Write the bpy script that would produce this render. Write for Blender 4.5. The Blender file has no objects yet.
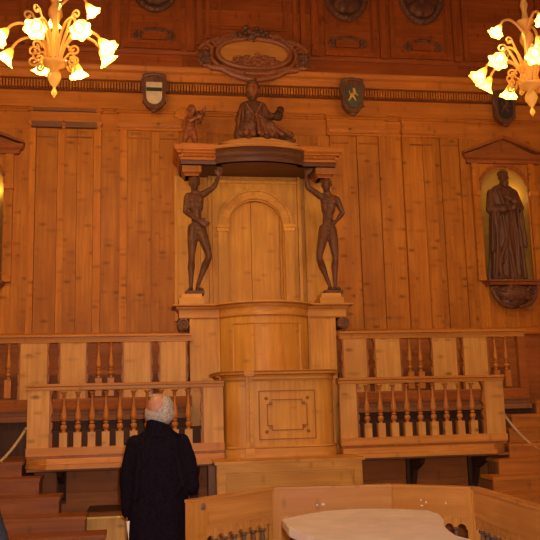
import bpy, bmesh, math, random
from mathutils import Vector, Matrix
random.seed(7)
PI = math.pi
SC = bpy.context.scene
COL = SC.collection
CX = -0.04                      # centre line of the pulpit

# ------------------------------------------------------------------ materials
def new_mat(name):
    m = bpy.data.materials.new(name); m.use_nodes = True
    nt = m.node_tree; nt.nodes.clear()
    return m, nt, nt.nodes, nt.links

def wood(name, light, dark, axis='z', rough=0.45, knots=0.6, island=0.18, grain=1.0, spec=0.22, smooth_blotch=0.6):
    m, nt, N, L = new_mat(name)
    out = N.new('ShaderNodeOutputMaterial'); b = N.new('ShaderNodeBsdfPrincipled')
    L.new(b.outputs[0], out.inputs[0])
    tc = N.new('ShaderNodeTexCoord'); geo = N.new('ShaderNodeNewGeometry'); oi = N.new('ShaderNodeObjectInfo')
    addr = N.new('ShaderNodeMath'); addr.operation = 'ADD'
    L.new(geo.outputs['Random Per Island'], addr.inputs[0]); L.new(oi.outputs['Random'], addr.inputs[1])
    mul = N.new('ShaderNodeMath'); mul.operation = 'MULTIPLY'; mul.inputs[1].default_value = 13.0
    L.new(addr.outputs[0], mul.inputs[0])
    off = N.new('ShaderNodeVectorMath'); off.operation = 'ADD'
    L.new(tc.outputs['Object'], off.inputs[0]); L.new(mul.outputs[0], off.inputs[1])
    mp = N.new('ShaderNodeMapping')
    s = {'z': (16, 16, 1.0), 'x': (1.0, 16, 16), 'y': (16, 1.0, 16)}[axis]
    mp.inputs['Scale'].default_value = s
    L.new(off.outputs[0], mp.inputs['Vector'])
    n1 = N.new('ShaderNodeTexNoise'); n1.inputs['Scale'].default_value = 1.6; n1.inputs['Detail'].default_value = 7
    n1.inputs['Roughness'].default_value = 0.6; n1.inputs['Distortion'].default_value = 0.25
    L.new(mp.outputs[0], n1.inputs['Vector'])
    r1 = N.new('ShaderNodeValToRGB'); r1.color_ramp.elements[0].position = 0.39; r1.color_ramp.elements[1].position = 0.61
    mid = tuple(light[i]*0.55+dark[i]*0.45 for i in range(3))
    lo = tuple(light[i]*(1-0.62*grain)+dark[i]*0.62*grain for i in range(3))
    r1.color_ramp.elements[0].color = (*lo, 1); r1.color_ramp.elements[1].color = (*light, 1)
    L.new(n1.outputs['Fac'], r1.inputs[0])
    # broad blotches
    n2 = N.new('ShaderNodeTexNoise'); n2.inputs['Scale'].default_value = 1.7; n2.inputs['Detail'].default_value = 3
    L.new(off.outputs[0], n2.inputs['Vector'])
    mr = N.new('ShaderNodeMapRange'); mr.inputs[1].default_value = 0.38; mr.inputs[2].default_value = 0.66
    mr.inputs[3].default_value = 0.0; mr.inputs[4].default_value = smooth_blotch
    L.new(n2.outputs['Fac'], mr.inputs[0])
    mx = N.new('ShaderNodeMixRGB'); mx.inputs[2].default_value = (*dark, 1)
    L.new(mr.outputs[0], mx.inputs[0]); L.new(r1.outputs[0], mx.inputs[1])
    last = mx
    if knots > 0:
        mk = N.new('ShaderNodeMapping')
        mk.inputs['Scale'].default_value = {'z': (3.8, 3.8, 8.5), 'x': (8.5, 3.8, 3.8), 'y': (3.8, 8.5, 3.8)}[axis]
        L.new(off.outputs[0], mk.inputs['Vector'])
        v = N.new('ShaderNodeTexVoronoi'); v.inputs['Scale'].default_value = 1.0; v.inputs['Randomness'].default_value = 1
        L.new(mk.outputs[0], v.inputs['Vector'])
        rk = N.new('ShaderNodeValToRGB'); rk.color_ramp.elements[0].position = 0.06; rk.color_ramp.elements[1].position = 0.24
        rk.color_ramp.elements[0].color = (knots, knots, knots, 1); rk.color_ramp.elements[1].color = (0, 0, 0, 1)
        L.new(v.outputs['Distance'], rk.inputs[0])
        mk2 = N.new('ShaderNodeMixRGB'); mk2.inputs[2].default_value = (*[c*0.45 for c in dark], 1)
        L.new(rk.outputs[0], mk2.inputs[0]); L.new(last.outputs[0], mk2.inputs[1]); last = mk2
    if knots > 0.5:
        mk = N.new('ShaderNodeMapping'); mk.inputs['Scale'].default_value = (2.6, 2.6, 9.0) if axis == 'z' else (9.0, 2.6, 2.6) if axis == 'x' else (2.6, 9.0, 2.6)
        mk.inputs['Location'].default_value = (3.1, 7.7, 1.3); mk.inputs['Rotation'].default_value = (0, 0.12, 0)
        L.new(off.outputs[0], mk.inputs['Vector'])
        v = N.new('ShaderNodeTexVoronoi'); v.inputs['Scale'].default_value = 1.0; L.new(mk.outputs[0], v.inputs['Vector'])
        rk = N.new('ShaderNodeValToRGB'); rk.color_ramp.elements[0].position = 0.04; rk.color_ramp.elements[1].position = 0.27
        rk.color_ramp.elements[0].color = (0.42, 0.42, 0.42, 1); rk.color_ramp.elements[1].color = (0, 0, 0, 1)
        L.new(v.outputs['Distance'], rk.inputs[0])
        mk2 = N.new('ShaderNodeMixRGB'); mk2.inputs[2].default_value = (*[c*0.4 for c in dark], 1)
        L.new(rk.outputs[0], mk2.inputs[0]); L.new(last.outputs[0], mk2.inputs[1]); last = mk2
    hs = N.new('ShaderNodeHueSaturation')
    mv = N.new('ShaderNodeMapRange'); mv.inputs[3].default_value = 1-island; mv.inputs[4].default_value = 1+island
    L.new(geo.outputs['Random Per Island'], mv.inputs[0]); L.new(mv.outputs[0], hs.inputs['Value'])
    L.new(last.outputs[0], hs.inputs['Color'])
    L.new(hs.outputs[0], b.inputs['Base Color'])
    b.inputs['Roughness'].default_value = rough; b.inputs['Specular IOR Level'].default_value = spec
    bp = N.new('ShaderNodeBump'); bp.inputs['Strength'].default_value = 0.12; bp.inputs['Distance'].default_value = 0.01
    L.new(n1.outputs['Fac'], bp.inputs['Height']); L.new(bp.outputs[0], b.inputs['Normal'])
    return m

def plain(name, col, rough=0.6, metal=0.0, spec=0.5, noise=0.0, nscale=20, bump=0.0):
    m, nt, N, L = new_mat(name)
    out = N.new('ShaderNodeOutputMaterial'); b = N.new('ShaderNodeBsdfPrincipled')
    L.new(b.outputs[0], out.inputs[0])
    b.inputs['Roughness'].default_value = rough; b.inputs['Metallic'].default_value = metal
    b.inputs['Specular IOR Level'].default_value = spec
    tc = N.new('ShaderNodeTexCoord'); n = N.new('ShaderNodeTexNoise'); n.inputs['Scale'].default_value = nscale
    n.inputs['Detail'].default_value = 6
    L.new(tc.outputs['Object'], n.inputs['Vector'])
    r = N.new('ShaderNodeValToRGB'); r.color_ramp.elements[0].position = 0.3; r.color_ramp.elements[1].position = 0.7
    r.color_ramp.elements[0].color = (*[c*(1-noise) for c in col], 1)
    r.color_ramp.elements[1].color = (*[min(1, c*(1+noise)) for c in col], 1)
    L.new(n.outputs['Fac'], r.inputs[0]); L.new(r.outputs[0], b.inputs['Base Color'])
    if bump:
        bp = N.new('ShaderNodeBump'); bp.inputs['Strength'].default_value = bump; bp.inputs['Distance'].default_value = 0.01
        L.new(n.outputs['Fac'], bp.inputs['Height']); L.new(bp.outputs[0], b.inputs['Normal'])
    return m

def emit(name, col, strength, col2=None, mixfac=0.5):
    m, nt, N, L = new_mat(name)
    out = N.new('ShaderNodeOutputMaterial'); e = N.new('ShaderNodeEmission')
    e.inputs[0].default_value = (*col, 1); e.inputs[1].default_value = strength
    if col2 is None:
        L.new(e.outputs[0], out.inputs[0])
    else:
        b = N.new('ShaderNodeBsdfPrincipled'); b.inputs['Base Color'].default_value = (*col2, 1)
        b.inputs['Roughness'].default_value = 0.2
        t = N.new('ShaderNodeBsdfTranslucent'); t.inputs[0].default_value = (*col2, 1)
        m1 = N.new('ShaderNodeMixShader'); m1.inputs[0].default_value = 0.6
        L.new(b.outputs[0], m1.inputs[1]); L.new(t.outputs[0], m1.inputs[2])
        ad = N.new('ShaderNodeAddShader'); L.new(m1.outputs[0], ad.inputs[0]); L.new(e.outputs[0], ad.inputs[1])
        L.new(ad.outputs[0], out.inputs[0])
    return m

def amber_glass(name, col):
    m, nt, N, L = new_mat(name)
    out = N.new('ShaderNodeOutputMaterial'); g = N.new('ShaderNodeBsdfPrincipled')
    g.inputs['Base Color'].default_value = (*col, 1); g.inputs['Roughness'].default_value = 0.12
    g.inputs['Transmission Weight'].default_value = 0.35; g.inputs['IOR'].default_value = 1.4
    t = N.new('ShaderNodeBsdfTranslucent'); t.inputs[0].default_value = (*col, 1)
    mx = N.new('ShaderNodeMixShader'); mx.inputs[0].default_value = 0.45
    L.new(g.outputs[0], mx.inputs[1]); L.new(t.outputs[0], mx.inputs[2]); L.new(mx.outputs[0], out.inputs[0])
    return m

M = {}
M['pulpit'] = wood('pulpit_pine', (0.74, 0.38, 0.065), (0.52, 0.22, 0.032), 'z', 0.42, 0.40, 0.07)
M['pulpit_h'] = wood('pulpit_pine_horizontal', (0.72, 0.36, 0.065), (0.50, 0.21, 0.035), 'x', 0.42, 0.35, 0.06)
M['wall'] = wood('wall_pine', (0.58, 0.215, 0.022), (0.36, 0.11, 0.011), 'z', 0.5, 0.75, 0.16)
M['wall_h'] = wood('wall_pine_horizontal', (0.6, 0.21, 0.026), (0.4, 0.125, 0.015), 'x', 0.5, 0.4, 0.08)
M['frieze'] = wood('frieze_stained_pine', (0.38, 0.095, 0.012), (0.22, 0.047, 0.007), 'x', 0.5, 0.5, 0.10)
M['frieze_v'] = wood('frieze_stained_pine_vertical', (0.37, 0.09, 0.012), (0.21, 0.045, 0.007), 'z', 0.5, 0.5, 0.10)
M['low'] = wood('low_wall_red_pine', (0.4, 0.125, 0.022), (0.25, 0.072, 0.015), 'x', 0.55, 0.4, 0.12)
M['rail'] = wood('balustrade_pine', (0.66, 0.30, 0.055), (0.46, 0.175, 0.03), 'x', 0.42, 0.3, 0.06)
M['board'] = wood('balustrade_board_pine', (0.72, 0.38, 0.09), (0.50, 0.23, 0.05), 'z', 0.45, 0.9, 0.06)
M['turned'] = wood('turned_baluster_wood', (0.56, 0.22, 0.038), (0.38, 0.125, 0.022), 'z', 0.35, 0.0, 0.05)
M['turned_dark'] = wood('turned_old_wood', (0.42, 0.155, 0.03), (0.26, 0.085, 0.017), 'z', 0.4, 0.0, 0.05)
M['stair'] = wood('stair_red_pine', (0.36, 0.12, 0.028), (0.20, 0.06, 0.016), 'x', 0.4, 0.4, 0.1)
M['stair_y'] = wood('stair_yellow_pine', (0.56, 0.21, 0.032), (0.36, 0.12, 0.02), 'x', 0.4, 0.5, 0.1)
M['old'] = wood('old_brown_wood', (0.30, 0.125, 0.045), (0.17, 0.065, 0.027), 'x', 0.6, 0.3, 0.12)
M['olddark'] = wood('old_shaded_wood', (0.085, 0.035, 0.016), (0.04, 0.017, 0.009), 'z', 0.6, 0.0, 0.1)
M['grey'] = wood('worn_grey_wood', (0.22, 0.12, 0.07), (0.12, 0.065, 0.042), 'z', 0.6, 0.0, 0.12)
M['fence'] = wood('enclosure_varnished_pine', (0.70, 0.34, 0.085), (0.50, 0.20, 0.045), 'x', 0.3, 0.45, 0.05)
M['fence_post'] = wood('enclosure_post_pine', (0.66, 0.31, 0.065), (0.48, 0.2, 0.035), 'z', 0.32, 0.3, 0.05)
M['walnut'] = wood('carved_walnut', (0.20, 0.085, 0.040), (0.085, 0.035, 0.020), 'z', 0.38, 0.0, 0.0, smooth_blotch=0.6)
M['walnut_red'] = wood('carved_red_limewood', (0.36, 0.12, 0.04), (0.18, 0.055, 0.02), 'z', 0.38, 0.0, 0.0, smooth_blotch=0.6)
M['gold_wood'] = wood('gilded_limewood', (0.6, 0.27, 0.05), (0.4, 0.15, 0.03), 'x', 0.4, 0.0, 0.0)
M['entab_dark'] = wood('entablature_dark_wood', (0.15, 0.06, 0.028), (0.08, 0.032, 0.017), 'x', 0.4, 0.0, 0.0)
M['cap_dark'] = wood('dark_cap_wood', (0.24, 0.12, 0.06), (0.14, 0.065, 0.035), 'x', 0.6, 0.0, 0.05)
M['marble'] = plain('white_marble', (0.90, 0.82, 0.70), 0.35, noise=0.10, nscale=7)
M['niche'] = plain('niche_plaster', (0.46, 0.25, 0.045), 0.8, noise=0.12, nscale=6)
M['coat'] = plain('black_wool_coat', (0.010, 0.007, 0.012), 0.95, spec=0.05, noise=0.35, nscale=60, bump=0.2)
M['jacket'] = plain('charcoal_jacket_cloth', (0.018, 0.017, 0.022), 0.9, spec=0.15, noise=0.3, nscale=60, bump=0.2)
M['trousers'] = plain('dark_trouser_cloth', (0.02, 0.018, 0.02), 0.9, spec=0.15, noise=0.2)
M['shoe'] = plain('black_shoe_leather', (0.012, 0.01, 0.01), 0.35)
M['skin'] = plain('skin', (0.55, 0.27, 0.16), 0.5, noise=0.08, nscale=12)
M['hair'] = plain('grey_hair', (0.42, 0.37, 0.31), 0.7, noise=0.45, nscale=70, bump=0.6)
M['hair_dark'] = plain('brown_hair', (0.06, 0.035, 0.02), 0.7, noise=0.4, nscale=70, bump=0.6)
M['paper'] = plain('white_paper', (0.80, 0.72, 0.58), 0.7, noise=0.03)
M['scarf'] = plain('pale_scarf_cloth', (0.6, 0.56, 0.5), 0.9, noise=0.1)
M['rope'] = plain('pale_rope', (0.60, 0.42, 0.20), 0.8, noise=0.25, nscale=120, bump=0.5)
M['brass'] = plain('brass', (0.55, 0.36, 0.12), 0.35, metal=1.0, noise=0.1)
M['steel'] = plain('dull_steel', (0.45, 0.42, 0.38), 0.4, metal=0.8, noise=0.1)
M['yellow'] = plain('yellow_strip_paint', (0.75, 0.45, 0.04), 0.5, noise=0.1)
M['plaster'] = plain('cream_plaster', (0.55, 0.42, 0.26), 0.85, noise=0.06, nscale=3)
M['floor'] = wood('floor_boards', (0.30, 0.15, 0.06), (0.16, 0.08, 0.035), 'y', 0.4, 0.4, 0.2)
M['glassgold'] = amber_glass('amber_blown_glass', (1.0, 0.76, 0.26))
M['shade'] = emit('lit_glass_shade', (1.0, 0.45, 0.05), 0.6, (0.85, 0.50, 0.12))
M['bulb'] = emit('lit_bulb', (1.0, 0.78, 0.30), 8.0)
M['shield_white'] = plain('shield_silver_paint', (0.62, 0.50, 0.28), 0.5, noise=0.15, nscale=12)
M['shield_black'] = plain('shield_black_paint', (0.03, 0.025, 0.02), 0.5)
M['shield_green'] = plain('shield_green_paint', (0.07, 0.075, 0.035), 0.5, noise=0.3, nscale=12)
M['gold'] = plain('gold_paint', (0.72, 0.40, 0.05), 0.4, noise=0.2)
M['sky'] = emit('daylight_pane', (0.75, 0.86, 1.0), 1.5)

# ------------------------------------------------------------------ mesh helpers
def box(bm, x0, x1, y0, y1, z0, z1):
    v = [bm.verts.new((x, y, z)) for z in (z0, z1) for y in (y0, y1) for x in (x0, x1)]
    for f in ((0, 2, 3, 1), (4, 5, 7, 6), (0, 1, 5, 4), (2, 6, 7, 3), (0, 4, 6, 2), (1, 3, 7, 5)):
        bm.faces.new([v[i] for i in f])
def prism(bm, poly, z0, z1):                     # plan polygon (x, y)
    a = [bm.verts.new((x, y, z0)) for x, y in poly]; b = [bm.verts.new((x, y, z1)) for x, y in poly]
    n = len(poly)
    bm.faces.new(a); bm.faces.new(b[::-1])
    for i in range(n): bm.faces.new((a[i], b[i], b[(i+1) % n], a[(i+1) % n]))
def prism_y(bm, poly, y0, y1):                   # elevation polygon (x, z), extruded in y
    a = [bm.verts.new((x, y0, z)) for x, z in poly]; b = [bm.verts.new((x, y1, z)) for x, z in poly]
    n = len(poly)
    bm.faces.new(a); bm.faces.new(b[::-1])
    for i in range(n): bm.faces.new((a[i], b[i], b[(i+1) % n], a[(i+1) % n]))
def prism_x(bm, poly, x0, x1):                   # side polygon (y, z), extruded in x
    a = [bm.verts.new((x0, y, z)) for y, z in poly]; b = [bm.verts.new((x1, y, z)) for y, z in poly]
    n = len(poly)
    bm.faces.new(a); bm.faces.new(b[::-1])
    for i in range(n): bm.faces.new((a[i], b[i], b[(i+1) % n], a[(i+1) % n]))
def moulding(bm, path, prof):
    """sweep a closed profile [(out, z)] along a plan path going left to right; 'out' is towards the right-hand side"""
    n = len(path); rings = []
    for i, (x, y) in enumerate(path):
        def nrm(a, b):
            d = Vector((b[0]-a[0], b[1]-a[1])).normalized(); return Vector((d.y, -d.x))
        if i == 0: o = nrm(path[0], path[1])
        elif i == n-1: o = nrm(path[-2], path[-1])
        else:
            n1, n2 = nrm(path[i-1], path[i]), nrm(path[i], path[i+1])
            o = (n1+n2); o = o.normalized()/max(0.35, math.sqrt(max(0.0, (1+n1.dot(n2))/2))) if o.length > 1e-6 else n1
        rings.append([bm.verts.new((x+o.x*p, y+o.y*p, z)) for p, z in prof])
    m = len(prof)
    for i in range(n-1):
        for j in range(m):
            bm.faces.new((rings[i][j], rings[i][(j+1) % m], rings[i+1][(j+1) % m], rings[i+1][j]))
    bm.faces.new(rings[0][::-1]); bm.faces.new(rings[-1])
def lathe(bm, prof, c=(0, 0, 0), seg=16, mat=None, caps=True, wobble=None):
    rings = []
    for k, (r, z) in enumerate(prof):
        ring = []
        for i in range(seg):
            a = 2*PI*i/seg; rr = r
            if wobble: rr = r*(1+wobble(a, k/(len(prof)-1)))
            p = Vector((rr*math.cos(a), rr*math.sin(a), z))
            if mat: p = mat @ p
            ring.append(bm.verts.new(p+Vector(c)))
        rings.append(ring)
    for a, b in zip(rings, rings[1:]):
        for i in range(seg): bm.faces.new((a[i], a[(i+1) % seg], b[(i+1) % seg], b[i]))
    if caps:
        bm.faces.new(rings[0][::-1]); bm.faces.new(rings[-1])
def tube(bm, pts, rad, seg=8):
    pts = [Vector(p) for p in pts]; n = len(pts)
    if not hasattr(rad, '__len__'): rad = [rad]*n
    t0 = (pts[1]-pts[0]).normalized()
    up = Vector((0, 0, 1)) if abs(t0.z) < 0.9 else Vector((1, 0, 0))
    u = t0.cross(up).normalized(); rings = []
    for i, p in enumerate(pts):
        t = (pts[min(i+1, n-1)]-pts[max(i-1, 0)]).normalized()
        u = (u - t*u.dot(t))
        u = u.normalized() if u.length > 1e-6 else t.orthogonal().normalized()
        w = t.cross(u)
        rings.append([bm.verts.new(p+(u*math.cos(2*PI*k/seg)+w*math.sin(2*PI*k/seg))*rad[i]) for k in range(seg)])
    for a, b in zip(rings, rings[1:]):
        for i in range(seg): bm.faces.new((a[i], a[(i+1) % seg], b[(i+1) % seg], b[i]))
    bm.faces.new(rings[0][::-1]); bm.faces.new(rings[-1])
def ball(bm, c, r, seg=14, rot=None):
    if not hasattr(r, '__len__'): r = (r, r, r)
    mt = Matrix.Translation(c) @ (rot.to_4x4() if rot else Matrix()) @ Matrix.Diagonal((*r, 1))
    bmesh.ops.create_uvsphere(bm, u_segments=seg, v_segments=max(6, seg*2//3), radius=1, matrix=mt)
def cap(bm, a, ra, b, rb, seg=12):               # tapered capsule
    a, b = Vector(a), Vector(b); ball(bm, a, ra, seg); ball(bm, b, rb, seg)
    if (b-a).length > 1e-5: tube(bm, [a, b], [ra, rb], seg)
def arch_plate(bm, x0, x1, z0, z1, cx, r, zs, y0, y1, seg=20):
    box(bm, x0, cx-r, y0, y1, z0, zs); box(bm, cx+r, x1, y0, y1, z0, zs)
    pts = [(cx-r*math.cos(PI*i/seg), zs+r*math.sin(PI*i/seg)) for i in range(seg+1)]
    for (ax, az), (bx, bz) in zip(pts, pts[1:]):
        prism_y(bm, [(ax, az), (bx, bz), (bx, z1), (ax, z1)], y0, y1)
    prism_y(bm, [(x0, zs), (cx-r, zs), (cx-r, z1), (x0, z1)], y0, y1)
    prism_y(bm, [(cx+r, zs), (x1, zs), (x1, z1), (cx+r, z1)], y0, y1)
def arch_band(bm, cx, r0, r1, zs, y0, y1, seg=24, a0=0, a1=PI):
    for i in range(seg):
        a, b = a0+(a1-a0)*i/seg, a0+(a1-a0)*(i+1)/seg
        prism_y(bm, [(cx+r0*math.cos(a), zs+r0*math.sin(a)), (cx+r1*math.cos(a), zs+r1*math.sin(a)),
                     (cx+r1*math.cos(b), zs+r1*math.sin(b)), (cx+r0*math.cos(b), zs+r0*math.sin(b))], y0, y1)
def frame(bm, x0, x1, z0, z1, w, y0, y1):        # picture-frame border in the xz plane
    box(bm, x0, x1, y0, y1, z0, z0+w); box(bm, x0, x1, y0, y1, z1-w, z1)
    box(bm, x0, x0+w, y0, y1, z0+w, z1-w); box(bm, x1-w, x1, y0, y1, z0+w, z1-w)

def wloc(o):
    v = Vector((0, 0, 0))
    while o: v += o.location; o = o.parent
    return v
def mesh_of(bm, name, mat, shift, smooth=False, weld=True):
    if weld: bmesh.ops.remove_doubles(bm, verts=bm.verts, dist=1e-6)
    bmesh.ops.recalc_face_normals(bm, faces=bm.faces)
    bmesh.ops.translate(bm, verts=bm.verts, vec=-Vector(shift))
    me = bpy.data.meshes.new(name); bm.to_mesh(me); bm.free()
    if mat: me.materials.append(mat)
    if smooth:
        me.polygons.foreach_set('use_smooth', [True]*len(me.polygons))
        try: me.set_sharp_from_angle(angle=math.radians(40))
        except Exception: pass
    return me
def part(name, bm, mat, parent, smooth=False, weld=False, label=None):   # world-space geometry, child of parent
    o = bpy.data.objects.new(name, mesh_of(bm, name, mat, wloc(parent), smooth, weld))
    COL.objects.link(o); o.parent = parent
    if label: o['label'] = label
    return o
def tag(o, label, cat, group=None, kind=None):
    o['label'] = label; o['category'] = cat
    if group: o['group'] = group
    if kind: o['kind'] = kind
    return o
def thing(name, label, cat, loc, group=None):
    o = bpy.data.objects.new(name, None); COL.objects.link(o); o.location = loc; o.empty_display_size = 0.1
    return tag(o, label, cat, group)
def solo(name, bm, mat, label, cat, group=None, smooth=False):
    bmesh.ops.recalc_face_normals(bm, faces=bm.faces)
    xs = [v.co.x for v in bm.verts]; ys = [v.co.y for v in bm.verts]; zs = [v.co.z for v in bm.verts]
    c = Vector(((min(xs)+max(xs))/2, (min(ys)+max(ys))/2, min(zs)))
    o = bpy.data.objects.new(name, mesh_of(bm, name, mat, c, smooth, False)); o.location = c
    COL.objects.link(o); return tag(o, label, cat, group)
def struct(name, bm, mat, smooth=False, parent=None):
    o = bpy.data.objects.new(name, mesh_of(bm, name, mat, (0, 0, 0), smooth, False)); COL.objects.link(o)
    o['kind'] = 'structure'
    if parent: o.parent = parent
    return o
def remeshed(bm, name, mat, parent, voxel=0.01, smooth_it=4, disp=0.0, label=None, shift=None):
    """fuse overlapping closed volumes into one continuous skin"""
    bmesh.ops.recalc_face_normals(bm, faces=bm.faces)
    sh = wloc(parent) if parent else Vector(shift or (0, 0, 0))
    me = mesh_of(bm, name, mat, sh)
    o = bpy.data.objects.new(name+'_tmp', me); COL.objects.link(o)
    r = o.modifiers.new('r', 'REMESH'); r.mode = 'VOXEL'; r.voxel_size = voxel; r.adaptivity = 0
    s = o.modifiers.new('s', 'SMOOTH'); s.iterations = smooth_it; s.factor = 0.5
    if disp:
        tx = bpy.data.textures.new(name, 'CLOUDS'); tx.noise_scale = voxel*4
        d = o.modifiers.new('d', 'DISPLACE'); d.texture = tx; d.strength = disp; d.mid_level = 0.5
    dg = bpy.context.evaluated_depsgraph_get(); dg.update()
    me2 = bpy.data.meshes.new_from_object(o.evaluated_get(dg)); me2.name = name
    bpy.data.objects.remove(o)
    if not me2.materials: me2.materials.append(mat)
    me2.polygons.foreach_set('use_smooth', [True]*len(me2.polygons))
    ob = bpy.data.objects.new(name, me2); COL.objects.link(ob)
    if parent: ob.parent = parent
    else: ob.location = sh
    if label: ob['label'] = label
    return ob
def copy_tree(o, parent=None):
    c = o.copy(); COL.objects.link(c); c.parent = parent
    for ch in list(o.children): copy_tree(ch, c)
    return c
def BM(): return bmesh.new()

# ------------------------------------------------------------------ room shell
X0, X1, YB, ZT = -4.85, 4.85, -10.4, 7.6
bm = BM(); n = 48
for i in range(n):
    a = X0+(X1-X0)*i/n; box(bm, a+0.001, a+(X1-X0)/n-0.001, YB, 0.0, -0.12, 0.0)
struct('floor', bm, M['floor'])
bm = BM(); box(bm, X0-0.2, X1+0.2, YB-0.2, 0.6, ZT, ZT+0.2)
for i in range(5):
    for j in range(5):
        x, y = X0+0.2+i*1.9, YB+0.3+j*2.0
        for (a, b, c, d) in ((x, x+1.75, y, y+0.12), (x, x+1.75, y+1.63, y+1.75), (x, x+0.12, y+0.12, y+1.63), (x+1.63, x+1.75, y+0.12, y+1.63)):
            box(bm, a, b, c, d, ZT-0.12, ZT)
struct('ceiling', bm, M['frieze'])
for nm, xa, xb in (('wall_left', X0-0.2, X0), ('wall_right', X1, X1+0.2)):
    bm = BM(); n = 40
    for i in range(n):
        a = YB+(0-YB)*i/n; box(bm, xa, xb, a+0.001, a-YB/n-0.001, 0, ZT)
    struct(nm, bm, M['wall'])
bm = BM()                                          # wall behind the visitors, with two tall windows
for (a, b, c, d) in ((X0, -3.2, 0, ZT), (-1.6, 1.6, 0, ZT), (3.2, X1, 0, ZT), (-3.2, -1.6, 0, 2.8), (-3.2, -1.6, 5.9, ZT), (1.6, 3.2, 0, 2.8), (1.6, 3.2, 5.9, ZT)):
    box(bm, a, b, YB-0.2, YB, c, d)
struct('wall_front', bm, M['wall'])
for k, a in enumerate((-3.2, 1.6)):
    bm = BM(); frame(bm, a, a+1.6, 2.8, 5.9, 0.07, YB-0.12, YB-0.04)
    for i in (1, 2): box(bm, a+1.6*i/3-0.02, a+1.6*i/3+0.02, YB-0.1, YB-0.06, 2.87, 5.83)
    for i in (1, 2, 3, 4): box(bm, a+0.07, a+1.53, YB-0.1, YB-0.06, 2.8+3.1*i/5-0.02, 2.8+3.1*i/5+0.02)
    w = struct('window_%d' % (k+1), bm, M['old'])
    bm = BM(); box(bm, a, a+1.6, YB-0.16, YB-0.14, 2.8, 5.9)
    p = struct('pane', bm, M['sky'], parent=w)

# ---- back wall: backing with two niche holes, then the boards
NX, NR, NZ0, NZS = 3.22, 0.33, 3.07, 4.22          # niche centre, radius, sill and springing
bm = BM()
NXL = 3.32
for (a, b) in ((X0, -NXL-NR), (-NXL+NR, NX-NR), (NX+NR, X1)): box(bm, a, b, 0, 0.42, 1.2, ZT)
for c in (-NXL, NX):
    box(bm, c-NR, c+NR, 0, 0.42, 1.2, NZ0); box(bm, c-NR, c+NR, 0, 0.42, NZS+NR+0.03, ZT)
box(bm, X0, X1, 0.42, 0.5, 0, ZT); box(bm, X0, X1, 0.0, 0.42, 0, 1.2)
def boards(bm, xa, xb, z0, z1, p, step=0.17):
    n = max(1, round((xb-xa)/step)); w = (xb-xa)/n; cuts = [xa]
    for i in range(1, n): cuts.append(xa+w*i+random.uniform(-0.15, 0.15)*w)
    cuts.append(xb)
    for a, b in zip(cuts, cuts[1:]):
        q = p+random.uniform(0, 0.004)
        box(bm, a+0.0025, b-0.0025, -q, 0.0, z0, z1)
Z0, Z1 = 2.46, 4.95
for s in (-1, 1):
    def bb(a, b, p, z0=Z0, z1=Z1, step=0.17):
        boards(bm, *( (a, b) if s > 0 else (-b, -a)), z0, z1, p, step)
    bb(0.94, 1.19, 0.032, step=0.3); bb(1.19, 1.29, 0.006); bb(1.29, 1.57, 0.034, step=0.3); bb(1.57, 1.66, 0.05)
    bb(1.66, 1.88, 0.004, step=0.3); bb(1.88, 1.97, 0.05); bb(1.97, 2.31, 0.032, step=0.18); bb(2.31, 2.39, 0.006)
    bb(2.39, 2.64, 0.034, step=0.3); bb(2.64, 2.72, 0.05); bb(2.72, 2.80, 0.004)
    bb(2.80, 2.80+(NXL-NX if s < 0 else 0.001), 0.004)
    dn = NXL-NX if s < 0 else 0
    bb(2.80+dn, 3.64+dn, 0.004, 2.46, 3.05); bb(2.80+dn, 3.64+dn, 0.004, 4.70, 4.95)
    bb(3.64+dn, 3.85, 0.004); bb(3.85, 4.15, 0.034); bb(4.15, 4.3, 0.006); bb(4.3, 4.84, 0.034)
boards(bm, -0.94, 0.94, 2.46, 4.95, 0.006)
struct('wall_back', bm, M['wall'])

bm = BM()                                          # horizontal boards of the lower wall
z = 1.2
while z < 2.38:
    for a, b in ((X0, -1.9), (-1.9, 0.3), (0.3, 2.6), (2.6, X1)):
        box(bm, a, b, -0.02-random.uniform(0, 0.004), 0, z+0.001, min(z+0.17, 2.39)-0.001)
    z += 0.17
struct('trim_1', bm, M['low'])
bm = BM(); moulding(bm, [(X0, -0.02), (X1, -0.02)], [(0.0, 2.385), (0.05, 2.39), (0.06, 2.41), (0.05, 2.43), (0.045, 2.46), (0.025, 2.475), (0, 2.48)])
struct('trim_2', bm, M['wall_h'])

# entablature with breaks forward over the pilaster bays
def ent_path(y0, dy):
    e = 0.03; pts = [(X0, y0)]
    for a, b in ((-2.70, -1.90), (-1.66, -0.92), (0.92, 1.66), (1.90, 2.70)):
        pts += [(a, y0), (a, y0-dy), (b, y0-dy), (b, y0)]
    return pts+[(X1, y0)]
bm = BM()
moulding(bm, ent_path(0, 0.045), [(0, 4.93), (0.012, 4.93), (0.012, 5.14), (0.03, 5.145), (0.045, 5.165), (0.03, 5.18), (0.02, 5.18), (0.02, 5.20), (0, 5.20)])
moulding(bm, [(X0, 0), (X1, 0)], [(0, 5.20), (0.05, 5.20), (0.05, 5.395), (0.065, 5.40), (0, 5.40)])
struct('trim_3', bm, M['wall_h'])
bm = BM()                                          # capital strips, split above each pair of pilasters
for s in (-1, 1):
    for a, b in ((0.95, 1.18), (1.215, 1.66), (1.90, 2.30), (2.335, 2.70)):
        xa, xb = (a, b) if s > 0 else (-b, -a)
        moulding(bm, [(xa, 0), (xa, -0.058), (xb, -0.058), (xb, 0)], [(0, 4.955), (0.012, 4.955), (0.024, 4.975), (0.03, 5.00), (0.03, 5.015), (0, 5.015)])
struct('trim_4', bm, M['wall_h'])
bm = BM()
for a, b in ((-2.69, -2.34), (-2.30, -1.93)):      # the two darker capitals on the left bay
    box(bm, a, b, -0.105, -0.05, 4.93, 5.00)
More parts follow.
